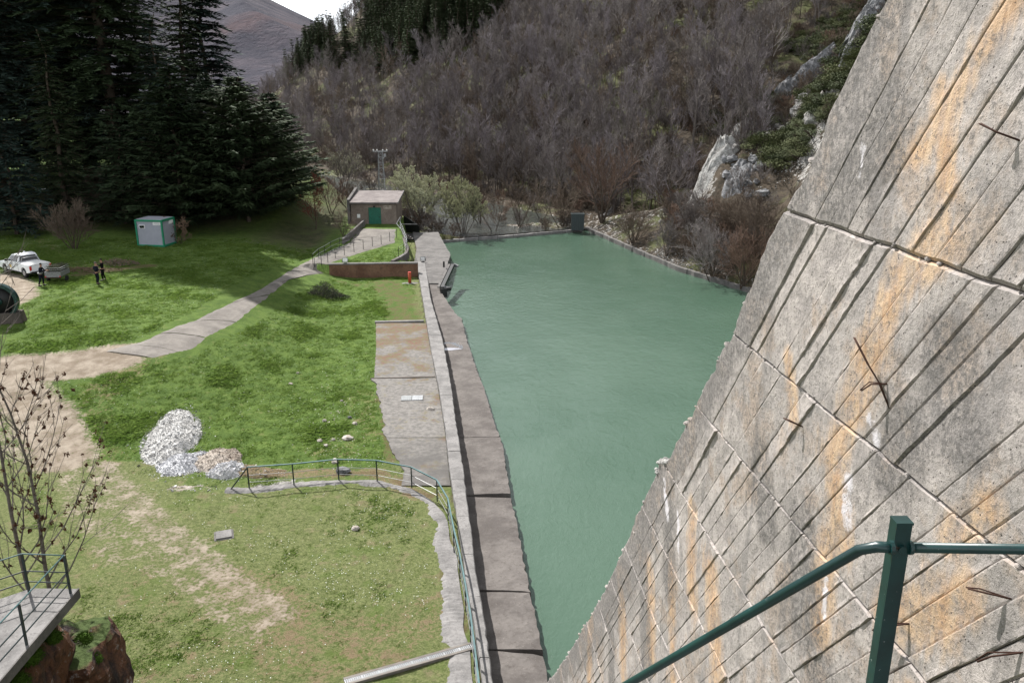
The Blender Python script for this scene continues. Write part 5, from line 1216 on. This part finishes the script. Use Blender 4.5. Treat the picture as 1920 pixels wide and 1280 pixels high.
# ------------------------------------------------------------------ near railing and the landing the camera stands on
nr = root('stair_railing', (.84, 1.58, 15.1), 'dark green steel railing post with sloping and level tubes in the near right corner', 'railing')
w = MB(); w.box((0, .0, .395), (.034, .005, 1.23)); w.box((-.0145, .016, .395), (.005, .028, 1.23)); w.box((0.001, .014, 1.0125), (.037, .034, .005)); w.build('post', M['green_paint'], nr)
w = MB(); w.tube([(.02, .0, .955), (.6, -.02, .957), (1.55, -.05, .96)], .0115, 12); w.build('top_rail', M['green_paint'], nr, True)
w = MB(); w.tube([(-.018, .0, .955), (-.045, .012, .950), (-.07, .04, .925), (-.49, .61, .09), (-.98, 1.27, -.89)], .0125, 12); w.build('sloping_rail', M['green_paint'], nr, True)
for x in (-.021, .02): w = MB(); w.tube([(x-.004, 0, .955), (x+.004, 0, .955)], .0155, 10); w.build('weld_collar', M['green_paint'], nr)
for z_ in (.955, .45): w = MB(); w.tube([(.0, -.004, z_), (.0, -.011, z_)], .009, 6); w.build('bolt', M['green_paint'], nr)
w = MB(); w.box((0, .01, .004), (.11, .11, .008)); w.build('base_plate', M['green_paint'], nr)
w = MB(); w.box((-.97, 1.25, -1.25), (.04, .04, .9)); w.build('lower_post', M['green_paint'], nr)
w = MB(); w.tube([(.02, 0, .45), (1.55, -.05, .45)], .008, 8); w.build('mid_rail', M['green_paint'], nr, True)
ld = root('landing', (0, 0, 15.1), 'concrete landing at the top of the stair beside the buttress', 'landing')
w = MB(); w.prism([(-1.0, -2), (2.45, -2), (2.45, 1.66), (-.1, 1.66), (-1.0, 1.2)], -.25, 0); w.build('slab', M['conc'], ld)
w = MB()
for k_ in range(6): w.box((.1-.25*k_, 1.8+.3*k_, -.3-.24*k_), (1.1, .36, .2), .6)
w.build('stair_flight', M['conc'], ld)

# ------------------------------------------------------------------ pickup, trailer, people
def local(parent_loc, mb): return mb
g = Vector(G(50, 513)); tk = root('pickup_truck', g, 'white double-cab pickup parked on the grass by the sandy turning circle', 'pickup', rz=math.atan2(.57, -.82))
def arch(cx, r, n=9): return [(cx+r*math.cos(a), .40+r*math.sin(a)) for a in [math.pi*k/(n-1) for k in range(n)]][::-1]
prof = [(-2.55, .52)]+[(-2.55, 1.06), (-.85, 1.10), (1.05, 1.12), (1.35, 1.08), (2.3, .98), (2.55, .82), (2.6, .5), (2.08, .42)]+arch(1.62, .45)[::-1]+[(1.1, .40), (-1.05, .40)]+arch(-1.55, .45)[::-1]+[(-2.1, .45)]
w = MB(); n = len(prof); vs = []
for yy_, ins in ((-.90, 0), (.90, 0)):
    vs += [(x, yy_*(1 if z < .9 else .955), z) for x, z in prof]
w.add(vs, [tuple(range(n)), tuple(range(2*n-1, n-1, -1))]+[((i+1) % n, i, n+i, n+(i+1) % n) for i in range(n)]); w.build('body', M['white'], tk)
cb = [(-.80, 1.1), (1.15, 1.1), (.42, 1.70), (.1, 1.76), (-.45, 1.74), (-.62, 1.68)]
w = MB(); n = 6; vs = [(x, s_*(.86 if z < 1.2 else .70), z) for s_ in (-1, 1) for x, z in cb]; w.add(vs, [tuple(range(n)), tuple(range(2*n-1, n-1, -1))]+[((i+1) % n, i, n+i, n+(i+1) % n) for i in range(n)]); w.build('cab', M['white'], tk)
def quad(pts, mat, name, par): w = MB(); w.add(pts, [(0, 1, 2, 3)]); return w.build(name, mat, par)
for s_ in (-1, 1):
    def sp_(x, z, s_=s_): f = (z-1.1)/.6; return (x, s_*(.86-.16*f+.012), z)
    quad([sp_(.98, 1.17), sp_(.22, 1.17), sp_(.20, 1.62), sp_(.44, 1.62)], M['glass'], 'side_window', tk); quad([sp_(.12, 1.17), sp_(-.62, 1.17), sp_(-.55, 1.62), sp_(.11, 1.62)], M['glass'], 'side_window', tk)
    w = MB(); w.box((1.0, s_*.98, 1.2), (.12, .2, .16)); w.build('mirror', M['black'], tk)
    for x in (1.02, .16, -.72):
        w = MB(); w.box((x, s_*.905, .78), (.012, .01, .62)); w.build('door_gap', M['black'], tk)
    for x in (.3, -.55):
        w = MB(); w.box((x, s_*.91, .98), (.16, .03, .035)); w.build('door_handle', M['black'], tk)
    w = MB(); w.box((.55, s_*.912, .80), (.34, .012, .13)); w.box((.5, s_*.915, .68), (.22, .012, .07)); w.build('door_badge', M['yellow'], tk)
    w = MB(); w.box((2.38, s_*.72, .84), (.3, .3, .17), rz=-s_*.25); w.build('headlight', M['galv'], tk); w = MB(); w.box((-2.555, s_*.80, .86), (.04, .16, .34)); w.build('tail_light', M['orange_lamp'], tk)
    w = MB(); w.box((0, s_*.86, .40), (2.0, .10, .08)); w.build('sill_step', M['black'], tk)
quad([(-.805, -.74, 1.2), (-.805, .74, 1.2), (-.66, .62, 1.62), (-.66, -.62, 1.62)], M['glass'], 'rear_window', tk); quad([(1.12, .76, 1.15), (1.12, -.76, 1.15), (.47, -.64, 1.67), (.47, .64, 1.67)], M['glass'], 'windscreen', tk)
w = MB(); w.box((-1.68, 0, 1.105), (1.66, 1.60, .05)); w.build('bed_cover', M['white_flat'], tk)
w = MB(); w.tube([(-.9, -.72, 1.14), (-.98, -.6, 1.5), (-.98, .6, 1.5), (-.9, .72, 1.14)], .03, 6); w.build('roll_bar', M['galv'], tk)
w = MB(); w.box((2.62, 0, .5), (.16, 1.76, .2)); w.box((-2.62, 0, .5), (.12, 1.7, .14)); w.build('bumper', M['black'], tk)
w = MB(); w.box((2.56, 0, .74), (.06, 1.0, .2)); w.build('grille', M['black'], tk)
w = MB(); w.tube([(.0, -.1, 1.75), (.0, -.1, 1.86)], .07, 8); w.build('roof_beacon', M['white'], tk)
for x in (1.62, -1.55):
    for s_ in (-1, 1):
        w = MB(); w.tube([(x, s_*.66, .37), (x, s_*.68, .37), (x, s_*.86, .37), (x, s_*.89, .37)], [.33, .37, .37, .34], 20); wh = w.build('wheel', M['tyre'], tk); w = MB(); w.tube([(x, s_*.885, .37), (x, s_*.905, .37)], [.22, .20], 10); w.build('rim', M['rim'], wh)
w = MB(); w.box((1.62, 0, .62), (.85, 1.5, .3)); w.box((-1.55, 0, .62), (.85, 1.5, .3)); w.build('wheel_well', M['black'], tk)
g = Vector(G(110, 527)); tl = root('trailer', g, 'small grey utility trailer with mesh sides beside the pickup, loaded with cut branches', 'trailer', rz=.10)
w = MB(); w.box((0, 0, .62), (1.5, 2.2, .06)); w.build('bed', M['conc_dark'], tl)
for nm, c_, d_ in (('tailboard', (0, -1.1, .86), (1.54, .05, .50)), ('front_board', (0, 1.1, .86), (1.54, .05, .42)), ('side_board', (-.76, 0, .86), (.05, 2.2, .42)), ('side_board', (.76, 0, .86), (.05, 2.2, .42))):
    w = MB(); w.box(c_, d_); w.build(nm, M['grey_metal'], tl)
w = MB(); w.box((0, -1.13, .56), (1.6, .06, .08)); w.build('rear_beam', M['rust'], tl); w = MB(); w.beam((0, 1.1, .5), (-.3, 2.4, .5), .08, .08); w.build('drawbar', M['black'], tl)
for s_ in (-1, 1):
    w = MB(); w.tube([(s_*.82, -.1, .3), (s_*.98, -.1, .3)], .3, 14); w.build('wheel', M['tyre'], tl); w = MB(); w.box((s_*.7, -1.15, .68), (.14, .03, .1)); w.build('tail_light', M['orange_lamp'], tl)
w = MB()
for z_ in (1.12, 1.31, 1.5):
    for u, v in (((-.76, -1.1), (.76, -1.1)), ((.76, -1.1), (.76, 1.1)), ((.76, 1.1), (-.76, 1.1)), ((-.76, 1.1), (-.76, -1.1))): w.beam((*u, z_), (*v, z_), .025, .025)
for k in range(9):
    x = -.76+1.52*k/8; w.tube([(x, -1.1, 1.05), (x, -1.1, 1.5)], .009, 4); w.tube([(x, 1.1, 1.05), (x, 1.1, 1.5)], .009, 4)
    y = -1.1+2.2*k/8; w.tube([(-.76, y, 1.05), (-.76, y, 1.5)], .009, 4); w.tube([(.76, y, 1.05), (.76, y, 1.5)], .009, 4)
w.build('mesh_cage', M['galv'], tl)
w = MB(); rr = random.Random(9)
for i in range(700):
    p = Vector((rr.uniform(-.65, .65), rr.uniform(-1, 1), rr.uniform(.8, 1.65))); d = Vector((rr.gauss(0, 1), rr.gauss(0, 1), rr.gauss(0, .5))).normalized()*rr.uniform(.2, .5); w.tube([p-d*.5, p+d*.5], [.012, .005], 3, 0, False)
    for k in range(9):
        c = p+d*rr.uniform(-.5, .5); b = Vector((rr.gauss(0, 1), rr.gauss(0, 1), rr.gauss(0, .6))).normalized()*.12; w.add([c-b*.3+Vector((.025, 0, 0)), c-b*.3-Vector((.025, 0, 0)), c+b], [(0, 1, 2)], 1)
r_ = w.build('cut_branches', [M['bark_grey'], M['heather']], kind='stuff'); r_.location = tl.location; r_.rotation_euler = tl.rotation_euler
def skin(name, verts, edges, rad, mat, par, sub=1):
    me = bpy.data.meshes.new(name); me.from_pydata(verts, edges, []); o = bpy.data.objects.new(name, me); COL.objects.link(o); me.materials.append(mat); o.parent = par
    m = o.modifiers.new('skin', 'SKIN'); m.use_smooth_shade = True
    if not me.skin_vertices: 
        bpy.context.view_layer.objects.active = o
    for i, v in enumerate(me.skin_vertices[0].data): v.radius = rad[i] if hasattr(rad[i], '__len__') else (rad[i], rad[i]); v.use_root = (i == 0)
    s_ = o.modifiers.new('sub', 'SUBSURF'); s_.levels = sub; s_.render_levels = sub; return o
def person(loc, rz, lab, arms, legs=((.11, -.02, 0), (-.11, .06, 0)), lean=0., head=(0, 0), top='cloth', hair='hair', band=None, group=None):
    p = root('person', loc, lab, 'person', group, rz)
    L = lean; pel = (0, 0, .95); wa = (0, -L*.4, 1.12); ch = (0, -L*.9, 1.36); nk = (0, -L*1.1, 1.50); hd = (head[0]*.3, -L*1.2-.02, 1.60); ht = (head[0], -L*1.3-.03+head[1], 1.70)
    V = [pel, wa, ch, nk, hd, ht]; E = [(0, 1), (1, 2), (2, 3), (3, 4), (4, 5)]; Rr = [(.10, .08), (.10, .08), (.12, .09), .055, .085, .088]
    cv = [pel, wa, ch, (0, -L*1.0, 1.46)]; ce = [(0, 1), (1, 2), (2, 3)]; cr_ = [(.165, .125), (.16, .115), (.185, .125), .085]; tv = [(0, 0, 1.0)]; te = []; tr = [(.165, .125)]
    for s_, (el, ha) in zip((1, -1), arms):
        sh = (s_*.19, -L*.95, 1.42); b = len(V); V += [sh, el, ha]; E += [(2, b), (b, b+1), (b+1, b+2)]; Rr += [.06, .043, .030]
        b = len(cv); el_, ha_ = Vector(el), Vector(ha); cf = tuple(el_+(ha_-el_)*.85); cv += [sh, el, cf]; ce += [(2, b), (b, b+1), (b+1, b+2)]; cr_ += [.072, .055, .043]
        d = (ha_-el_).normalized(); hm = MB(); q = d.orthogonal().normalized(); q2 = d.cross(q); hm.tube([ha_-d*.01, ha_+d*.045, ha_+d*.085], [.024, .034, .030], 6)
        for k in range(4):
            o_ = ha_+d*.08+q*(k-1.5)*.018; Lf = (.062, .075, .07, .05)[k]; hm.tube([o_, o_+d*Lf*.6, o_+d*Lf*.9+q2*.02], [.009, .008, .006], 5)
        hm.tube([ha_+d*.03+q*.03, ha_+d*.06+q*.055, ha_+d*.085+q*.058], [.011, .010, .008], 5); hm.build('hand', M['skin'], p, True)
    for s_, (fx, fy, kb) in zip((1, -1), legs):
        hip = (s_*.09, .0, .88); kn = (s_*.10+fx*.4, fy*.5-.05-kb, .49); an = (s_*.04+fx, fy+.03, .08); to = (s_*.04+fx*1.1, fy-.16, .045)
        b = len(V); V += [hip, kn, an, to]; E += [(0, b), (b, b+1), (b+1, b+2), (b+2, b+3)]; Rr += [.085, .058, .04, .035]
        b = len(tv); tv += [hip, kn, (an[0], an[1], .12)]; te += [(0, b), (b, b+1), (b+1, b+2)]; tr += [.105, .075, .062]
        sm = MB(); sm.tube([(an[0], an[1]+.05, .05), (an[0], an[1]-.02, .06), to, (to[0], to[1]-.05, .03)], [.04, .055, .045, .025], 8); sm.build('shoe', M['black'], p, True)
    skin('body', V, E, Rr, M['skin'], p, 2); skin('shirt', cv, ce, cr_, M[top], p, 2); skin('trousers', tv, te, tr, M['cloth2' if top == 'cloth2' else 'cloth'], p, 2)
    hc = Vector(ht)+Vector((0, .015, .015)); w = MB(); m = 8
    for i in range(5):
        th = i/4*1.75
        for j in range(m):
            a = 6.283*j/m; y = math.sin(a)*math.sin(th); k_ = .098 if not (y < -.3 and th > 1.0) else .07; w.v.append((hc.x+math.cos(a)*math.sin(th)*k_, hc.y+y*k_*1.1, hc.z+math.cos(th)*.10))
    for i in range(4):
        for j in range(m): w.f.append((i*m+j, (i+1)*m+j, (i+1)*m+(j+1) % m, i*m+(j+1) % m)); w.m.append(0)
    w.build('hair', M[hair], p, True)
    w = MB(); c_ = Vector(hd)+(Vector(ht)-Vector(hd))*.45+Vector((0, -.088, 0)); w.add([c_+Vector((-.013, .01, -.03)), c_+Vector((.013, .01, -.03)), c_+Vector((0, -.018, -.028)), c_+Vector((0, .006, .02))], [(0, 1, 2), (0, 2, 3), (1, 3, 2)]); w.build('nose', M['skin'], p)
    w = MB()
    for s_ in (-1, 1): w.box(c_+Vector((s_*.032, .012, .025)), (.02, .012, .01))
    w.build('eyes', M['black'], p); w = MB(); w.box(c_+Vector((0, .012, -.055)), (.045, .01, .008)); w.build('mouth', M['redrock'], p)
    if band:
        w = MB(); w.tube([(0, .0, .98), (0, 0, 1.07)], [.185, .18], 14); o = w.build('waist_band', M[band], p)
    return p
pa = G(79, 536); person(pa, R(-100)+3.14159*0+R(200), 'person in dark clothes with a grey waistband reaching into the loaded trailer', arms=(((.30, -.22, 1.22), (.16, -.50, 1.20)), ((-.30, -.20, 1.24), (-.12, -.50, 1.24))), legs=((.08, -.10, .02), (-.10, .14, 0)), lean=.10, band='grey_metal'); tl.scale = (.78, .78, .82); r_.scale = (.78, .78, .82)
pb_ = G(184, 533); person(pb_, R(150), 'dark-clothed person standing nearest the camera with bare forearms, in front of the other', arms=(((.28, .02, 1.18), (.16, -.22, 1.15)), ((-.27, .02, 1.17), (-.20, -.20, 1.22))), legs=((.05, -.02, 0), (-.06, .05, 0)), hair='hair_grey', group=None)
pc_ = G(195, 526); person(pc_, R(-75), 'dark-clothed person standing just behind and right of the other with an arm raised', arms=(((.24, -.12, 1.24), (.10, -.36, 1.36)), ((-.25, -.05, 1.18), (-.10, -.28, 1.18))), legs=((.10, -.06, 0), (-.07, .08, 0)), top='cloth2')

# ------------------------------------------------------------------ grey cabin
g = Vector(G(284, 462)); cbn = root('site_cabin', g, 'small grey site cabin with green frame and tiny window under the cedars', 'cabin', rz=R(-9))
W_, D_, H_ = 2.75, 2.2, 2.6
w = MB(); w.box((0, D_/2, H_/2), (W_-.04, D_-.04, H_-.02)); w.build('wall_panel', M['grey_panel'], cbn)
w = MB(); w.box((0, D_/2, H_+.03), (W_-.1, D_-.1, .05)); w.build('roof', M['grey_panel'], cbn)
for x in (-W_/2, W_/2):
    for y in (0, D_):
        w = MB(); w.box((x, y, H_/2), (.15, .15, H_-.32)); w.build('frame_post', M['cabin_green'], cbn)
for z_ in (.07, H_-.07):
    for y in (0, D_): w = MB(); w.box((0, y, z_), (W_+.16, .155, .17)); w.build('frame_beam', M['cabin_green'], cbn)
    for x in (-W_/2, W_/2): w = MB(); w.box((x, D_/2, z_), (.155, D_-.16, .17)); w.build('frame_beam', M['cabin_green'], cbn)
w = MB(); w.box((-W_/2+.62, -.0, H_-.68), (.62, .05, .36)); wd = w.build('window_frame', M['white_flat'], cbn); w = MB(); w.box((-W_/2+.62, -.03, H_-.68), (.50, .02, .25)); w.build('window_pane', M['glass'], wd)
w = MB(); w.box((W_/2-.52, .0, H_-.35), (.8, .05, .30)); w.build('sign_board', M['white_flat'], cbn); w = MB(); w.box((W_/2-.52, -.03, H_-.29), (.6, .012, .05)); w.box((W_/2-.52, -.03, H_-.40), (.66, .012, .035)); w.build('sign_print', M['grey_metal'], cbn)
w = MB(); w.box((W_/2-.0, D_-.55, H_-.38), (.06, .7, .34)); w.build('sign_board', M['white_flat'], cbn)

# ------------------------------------------------------------------ green wheel on its block, lamp, pylon
g = Vector(G(10, 606)); wl = root('pipe_flange', g, 'big round dark green pipe flange on a concrete block at the left edge', 'machine part', rz=R(14))
w = MB(); w.box((-.2, .3, .3), (2.6, 1.1, .75), taper=.9); w.build('block', M['conc_dark'], wl)
ring = []; n = 36; w = MB()
for rad_i, y0 in ((1.2, -.12), (1.2, .30), (.98, .30), (.98, -.12)): ring.append([(rad_i*math.cos(6.2832*k/n)-.2, y0, 1.45+rad_i*math.sin(6.2832*k/n)) for k in range(n)])
for a in range(4):
    b_ = (a+1) % 4; w.add(ring[a]+ring[b_], [(k, (k+1) % n, n+(k+1) % n, n+k) for k in range(n)])
w.build('ring', M['green_paint'], wl)
w = MB(); w.tube([(-.2, .1, 1.45), (-.2, .9, 1.45)], .97, 30); w.build('drum', M['black'], wl, True)
for k in range(12):
    a = 6.2832*k/12; w = MB(); w.tube([(-.2+1.09*math.cos(a), -.16, 1.45+1.09*math.sin(a)), (-.2+1.09*math.cos(a), -.1, 1.45+1.09*math.sin(a))], .04, 6); w.build('bolt', M['green_rail'], wl)
w = MB(); w.tube([(-.2, -.1, 1.45), (-.2, .12, 1.45)], .25, 14); w.build('hub', M['green_paint'], wl, True)
g = Vector((0, 0, 0)); lp = aty(83, 355, 96); b = H(lp.x, lp.y); lm = root('street_lamp', (lp.x, lp.y, b), 'thin dark lamp post with flat white head against the cedars', 'street lamp'); hgt = lp.z-b
w = MB(); w.tube([(0, 0, 0), (0, 0, hgt-.1)], [.07, .045], 8); w.build('pole', M['black'], lm); w = MB(); w.tube([(0, 0, hgt-.1), (0, 0, hgt-.02), (0, 0, hgt+.03), (0, 0, hgt+.07)], [.12, .62, .62, .3], 16); w.build('lamp_head', M['white_flat'], lm)
pt = aty(713, 284, 118); b = H(pt.x, pt.y); py_ = root('pylon', (pt.x, pt.y, b), 'slender grey lattice electricity pylon rising behind the hut', 'pylon'); hh_ = pt.z-b
w = MB(); s0, s1 = .55, .26
for i, j in ((-1, -1), (1, -1), (1, 1), (-1, 1)): w.beam((i*s0, j*s0, 0), (i*s1, j*s1, hh_), .07, .07)
nb = 12
for k in range(nb):
    za, zc_ = hh_*k/nb, hh_*(k+1)/nb; sa = s0+(s1-s0)*k/nb; sb = s0+(s1-s0)*(k+1)/nb
    for (i, j), (i2, j2) in (((-1, -1), (1, -1)), ((1, -1), (1, 1)), ((1, 1), (-1, 1)), ((-1, 1), (-1, -1))):
        w.beam((i*sa, j*sa, za), (i2*sb, j2*sb, zc_), .045, .03); w.beam((i2*sb, j2*sb, zc_), (i*sb, j*sb, zc_), .04, .03)
w.build('lattice', M['galv'], py_)
w = MB(); w.beam((-1.05, 0, hh_), (1.0, 0, hh_), .12, .12); w.beam((-.3, 0, hh_*.66), (.6, 0, hh_*.62), .06, .06); w.build('crossarm', M['galv'], py_)
for x in (-.95, -.45, .35, .9):
    w = MB(); w.tube([(x, 0, hh_+.06), (x, 0, hh_+.14), (x, 0, hh_+.2), (x, 0, hh_+.3)], [.04, .11, .11, .04], 8); w.build('insulator', M['white_flat'], py_)
w = MB(); w.box((.62, -.1, hh_-.55), (.3, .2, .4)); w.box((.35, -.1, hh_-.9), (.3, .15, .2)); w.build('switch_box', M['galv'], py_)

# ------------------------------------------------------------------ crags, slabs and scree on the right bank
def boulder_group(name, lab, spec, mat, seed, cat='crag', base=0):
    rr = random.Random(seed); pts = [(Vector(G(px, py)), r_) for px, py, r_ in spec]; r = root(name, pts[0][0], lab, cat)
    for i, (p, r_) in enumerate(pts):
        q = p-pts[0][0]; V = []; V, F_ = rock_verts((0, 0, 0), 1.0, seed*100+i, cuts=9)
        k = (rr.uniform(.8, 1.2)*r_, rr.uniform(.7, 1.1)*r_, rr.uniform(.9, 1.5)*r_); a = rr.uniform(-.5, .5); Mx = Matrix.Rotation(a, 3, 'Y') @ Matrix.Rotation(rr.uniform(0, 3), 3, 'Z')
        V = [Mx @ Vector((v[0]*k[0], v[1]*k[1], v[2]*k[2]))+q for v in V]; V = [v+Vector((jit(.09), jit(.09), jit(.09)))*r_ for v in V]
        MB().add(V, F_).build('boulder', M[mat], r)
    return r
def crag_ridge(name, lab, line, width, hgt, seed, mat, cat='crag', extra=()):
    """a continuous jagged outcrop following a line up the slope, broken into ledges"""
    P = np.array([G(*q_) for q_ in line]); L = np.concatenate([[0], np.cumsum(np.hypot(*np.diff(P[:, :2], axis=0).T))]); n = max(30, int(L[-1]/.16)); m = 34
    r = root(name, tuple(P[0]), lab, cat); S_, T_ = np.meshgrid(np.linspace(0, L[-1], n), np.linspace(-1, 1, m), indexing='ij')
    cx, cy = np.interp(S_, L, P[:, 0]), np.interp(S_, L, P[:, 1]); dx, dy = np.gradient(cx[:, 0]), np.gradient(cy[:, 0]); ln = np.hypot(dx, dy)+1e-9; nx_, ny_ = (-dy/ln)[:, None], (dx/ln)[:, None]
    wv = width*(.65+.7*vnoise(S_*.35, S_*0, seed)); x = cx+nx_*T_*wv; y = cy+ny_*T_*wv
    a = vnoise(x*.55+seed, y*.55, seed); b = vnoise(x*1.5, y*1.5, seed+1); c = vnoise(x*4, y*4, seed+2); d = vnoise(x*10, y*10, seed+3)
    st = np.floor((a*.7+b*.5)*5)/5; pr = np.clip(1-np.abs(T_)**2.2, 0, 1)*np.clip(np.minimum(S_, L[-1]-S_)/1.2, 0, 1)
    z = height(x, y)-.35+pr*(hgt*(.25+.9*st)+.45*hgt*(1-2*abs(b-.5))*.6+.35*c+.12*d)
    x = x+.35*(c-.5)*pr; y = y+.35*(b-.5)*pr
    V = np.stack([x-P[0, 0], y-P[0, 1], z-P[0, 2]], -1).reshape(-1, 3); ii = (np.arange(n-1)[:, None]*m+np.arange(m-1)[None]).ravel()
    np_mesh('outcrop', V, np.stack([ii, ii+m, ii+m+1, ii+1], 1), M[mat], smooth=False, parent=r)
    rr = random.Random(seed)
    for i in range(7):
        k_ = rr.randrange(n); V, F_ = rock_verts((0, 0, 0), rr.uniform(.25, .6), seed*10+i, cuts=8); t_ = rr.choice((0, m-1, 3, m-4))
        o_ = np.array([x[k_, t_], y[k_, t_], height(x[k_, t_], y[k_, t_])])-P[0]; MB().add([(v[0]+o_[0], v[1]+o_[1], v[2]+o_[2]) for v in V], F_).build('boulder', M[mat], r)
    return r
crag_ridge('limestone_crag', 'jagged white limestone crag stepping down the right bank towards the water', ((1296, 394), (1318, 345), (1345, 300), (1385, 264), (1425, 252)), 2.5, 2.4, 3, 'lime')
crag_ridge('limestone_crag', 'second broken rock rib among mossy ground right behind the jagged white crag', ((1372, 372), (1385, 330), (1400, 300)), 1.2, 1.5, 9, 'lime_dark')
boulder_group('limestone_crag', 'lumpy grey boulders with mossy gaps right behind the jagged white crag', [(1385+rr.uniform(-30, 55), 335+rr.uniform(-50, 40), rr.uniform(.4, 1.0)) for _ in range(14)], 'lime_dark', 2)
boulder_group('limestone_crag', 'line of pale rocks along the crest between the crag and the buttress', [(1400+i*6+rr.uniform(-4, 4), 262-i*1.6+rr.uniform(-6, 8), rr.uniform(.5, 1.1)) for i in range(17)], 'lime', 3)
boulder_group('limestone_crag', 'rounded pale rock block beside the buttress edge above the crest', [(1508+rr.uniform(-10, 22), 205+rr.uniform(-22, 22), rr.uniform(.8, 1.7)) for _ in range(14)], 'lime', 4)
crag_ridge('limestone_ridge', 'long slanting grey limestone slab high on the right slope', ((1462, 188), (1500, 158), (1540, 128), (1574, 98)), 1.6, 2.6, 21, 'lime_dark')
crag_ridge('limestone_ridge', 'dark upright limestone ridge touching the top of the buttress edge', ((1566, 140), (1590, 110), (1615, 70), (1645, 20)), 2.0, 3.2, 33, 'lime_dark')
boulder_group('grey_rock', 'single grey rock among heather above the long slab', [(1510, 108, .8), (1518, 104, .5), (1504, 112, .5)], 'lime_dark', 7, 'rock')
boulder_group('pale_rocks', 'pale rocks half hidden on the far wooded slope at the top', [(1085, 80, 2.0), (1095, 72, 1.8), (1103, 60, 1.8), (1160, 30, 2.2), (1172, 20, 2.4), (1080, 88, 1.5)], 'lime', 8, 'rocks')
w = MB(); rr = random.Random(31)
for i in range(2200):
    m_ = rr.random()
    if m_ < .45: px, py = rr.gauss(1465, 32), rr.gauss(290, 22)
    elif m_ < .75: px = rr.uniform(1230, 1300); py = 470+(px-1230)*.55+rr.gauss(0, 12)
    elif m_ > .93: px = rr.uniform(1100, 1250); py = 425+(px-1100)*.42-rr.uniform(0, 16)
    else: continue
    if px > 1540: continue
    d = cam_ray(px, py)
    g = G(px, py) if i % 4 == 0 else (g[0]+rr.gauss(0, .5), g[1]+rr.gauss(0, .5), 0); g = (g[0], g[1], H(g[0], g[1]))
    if g[2] < -.9: continue
    k_ = .06+.16*rr.random()**3; ps = [Vector((rr.gauss(0, 1), rr.gauss(0, 1), rr.gauss(0, .8))).normalized()*k_ for _ in range(5)]; w.add([Vector(g)+p for p in ps], [(0, 1, 2), (0, 2, 3), (0, 3, 1), (1, 3, 2), (4, 1, 2), (4, 2, 3)])
w.build('scree', M['lime'], kind='stuff')
# riverbed stones
w = MB()
for i in range(900):
    x = rr.uniform(-13, 10); y = 102+(x+13)*.4+rr.uniform(0, 10)
    z = H(x, y)
    if z < -1.0: continue
    k_ = .08+.22*rr.random()**3; ps = [Vector((rr.gauss(0, 1), rr.gauss(0, 1), rr.gauss(0, .6))).normalized()*k_ for _ in range(4)]; w.add([Vector((x, y, z))+p for p in ps], [(0, 1, 2), (0, 2, 3), (0, 3, 1), (1, 3, 2)])
w.build('river_stones', M['stone'], kind='stuff')
# steps up the bank, terrace walls, green box, dry stalks
a, b = Vector(G(1132, 406)), Vector(G(1166, 374)); ss = root('bank_steps', a, 'rough flight of steps climbing the bank right of the tall reddish tree', 'steps')
for i in range(13):
    p = a+(b-a)*i/12; p.z = H(p.x, p.y); w = MB(); w.box(p-a+Vector((0, 0, .12)), (1.1, .3, .22), rz=.5+jit(.08)); w.build('step', M['conc_pale'] if i % 2 else M['conc'], ss)
for nm, q_, lab in (('terrace_wall', ((1090, 320), (1135, 316), (1180, 317), (1226, 319)), 'upper old stone terrace wall with pale capping behind the reddish tree'), ('terrace_wall', ((1112, 307), (1140, 304), (1178, 300)), 'short broken terrace wall just above the longer one')):
    P = [Vector(G(*k_)) for k_ in q_]; r = root(nm, P[0], lab, 'wall')
    for u, v in zip(P[:-1], P[1:]):
        for k_ in range(3):
            s_ = u+(v-u)*(k_/3+.01); e_ = u+(v-u)*((k_+1)/3-.01); w = MB(); w.beam(s_-P[0]+Vector((0, 0, .25)), e_-P[0]+Vector((0, 0, .25)), .5, 1.9); w.build('wall_length', M['conc_brown'], r)
            w = MB(); w.beam(s_-P[0]+Vector((0, -.05, 1.25)), e_-P[0]+Vector((0, -.05, 1.25)), .55, .12); w.build('capping', M['conc_pale'], r)
p = at(1083, 433, -.7); gb = root('green_box', p, 'dark green mesh box standing at the right end of the far water edge', 'box')
w = MB(); w.box((0, .6, 1.1), (1.6, 1.2, 2.1)); w.build('box_body', M['rail_dark'], gb)
w = MB(); w.box((0, .6, 2.17), (1.8, 1.3, .06)); w.build('lid', M['rail_dark'], gb); w = MB()
for k_ in range(7): w.box((-.8+.267*k_, -.02, 1.1), (.05, .03, 2.1))
w.build('rib', M['rail_dark'], gb)
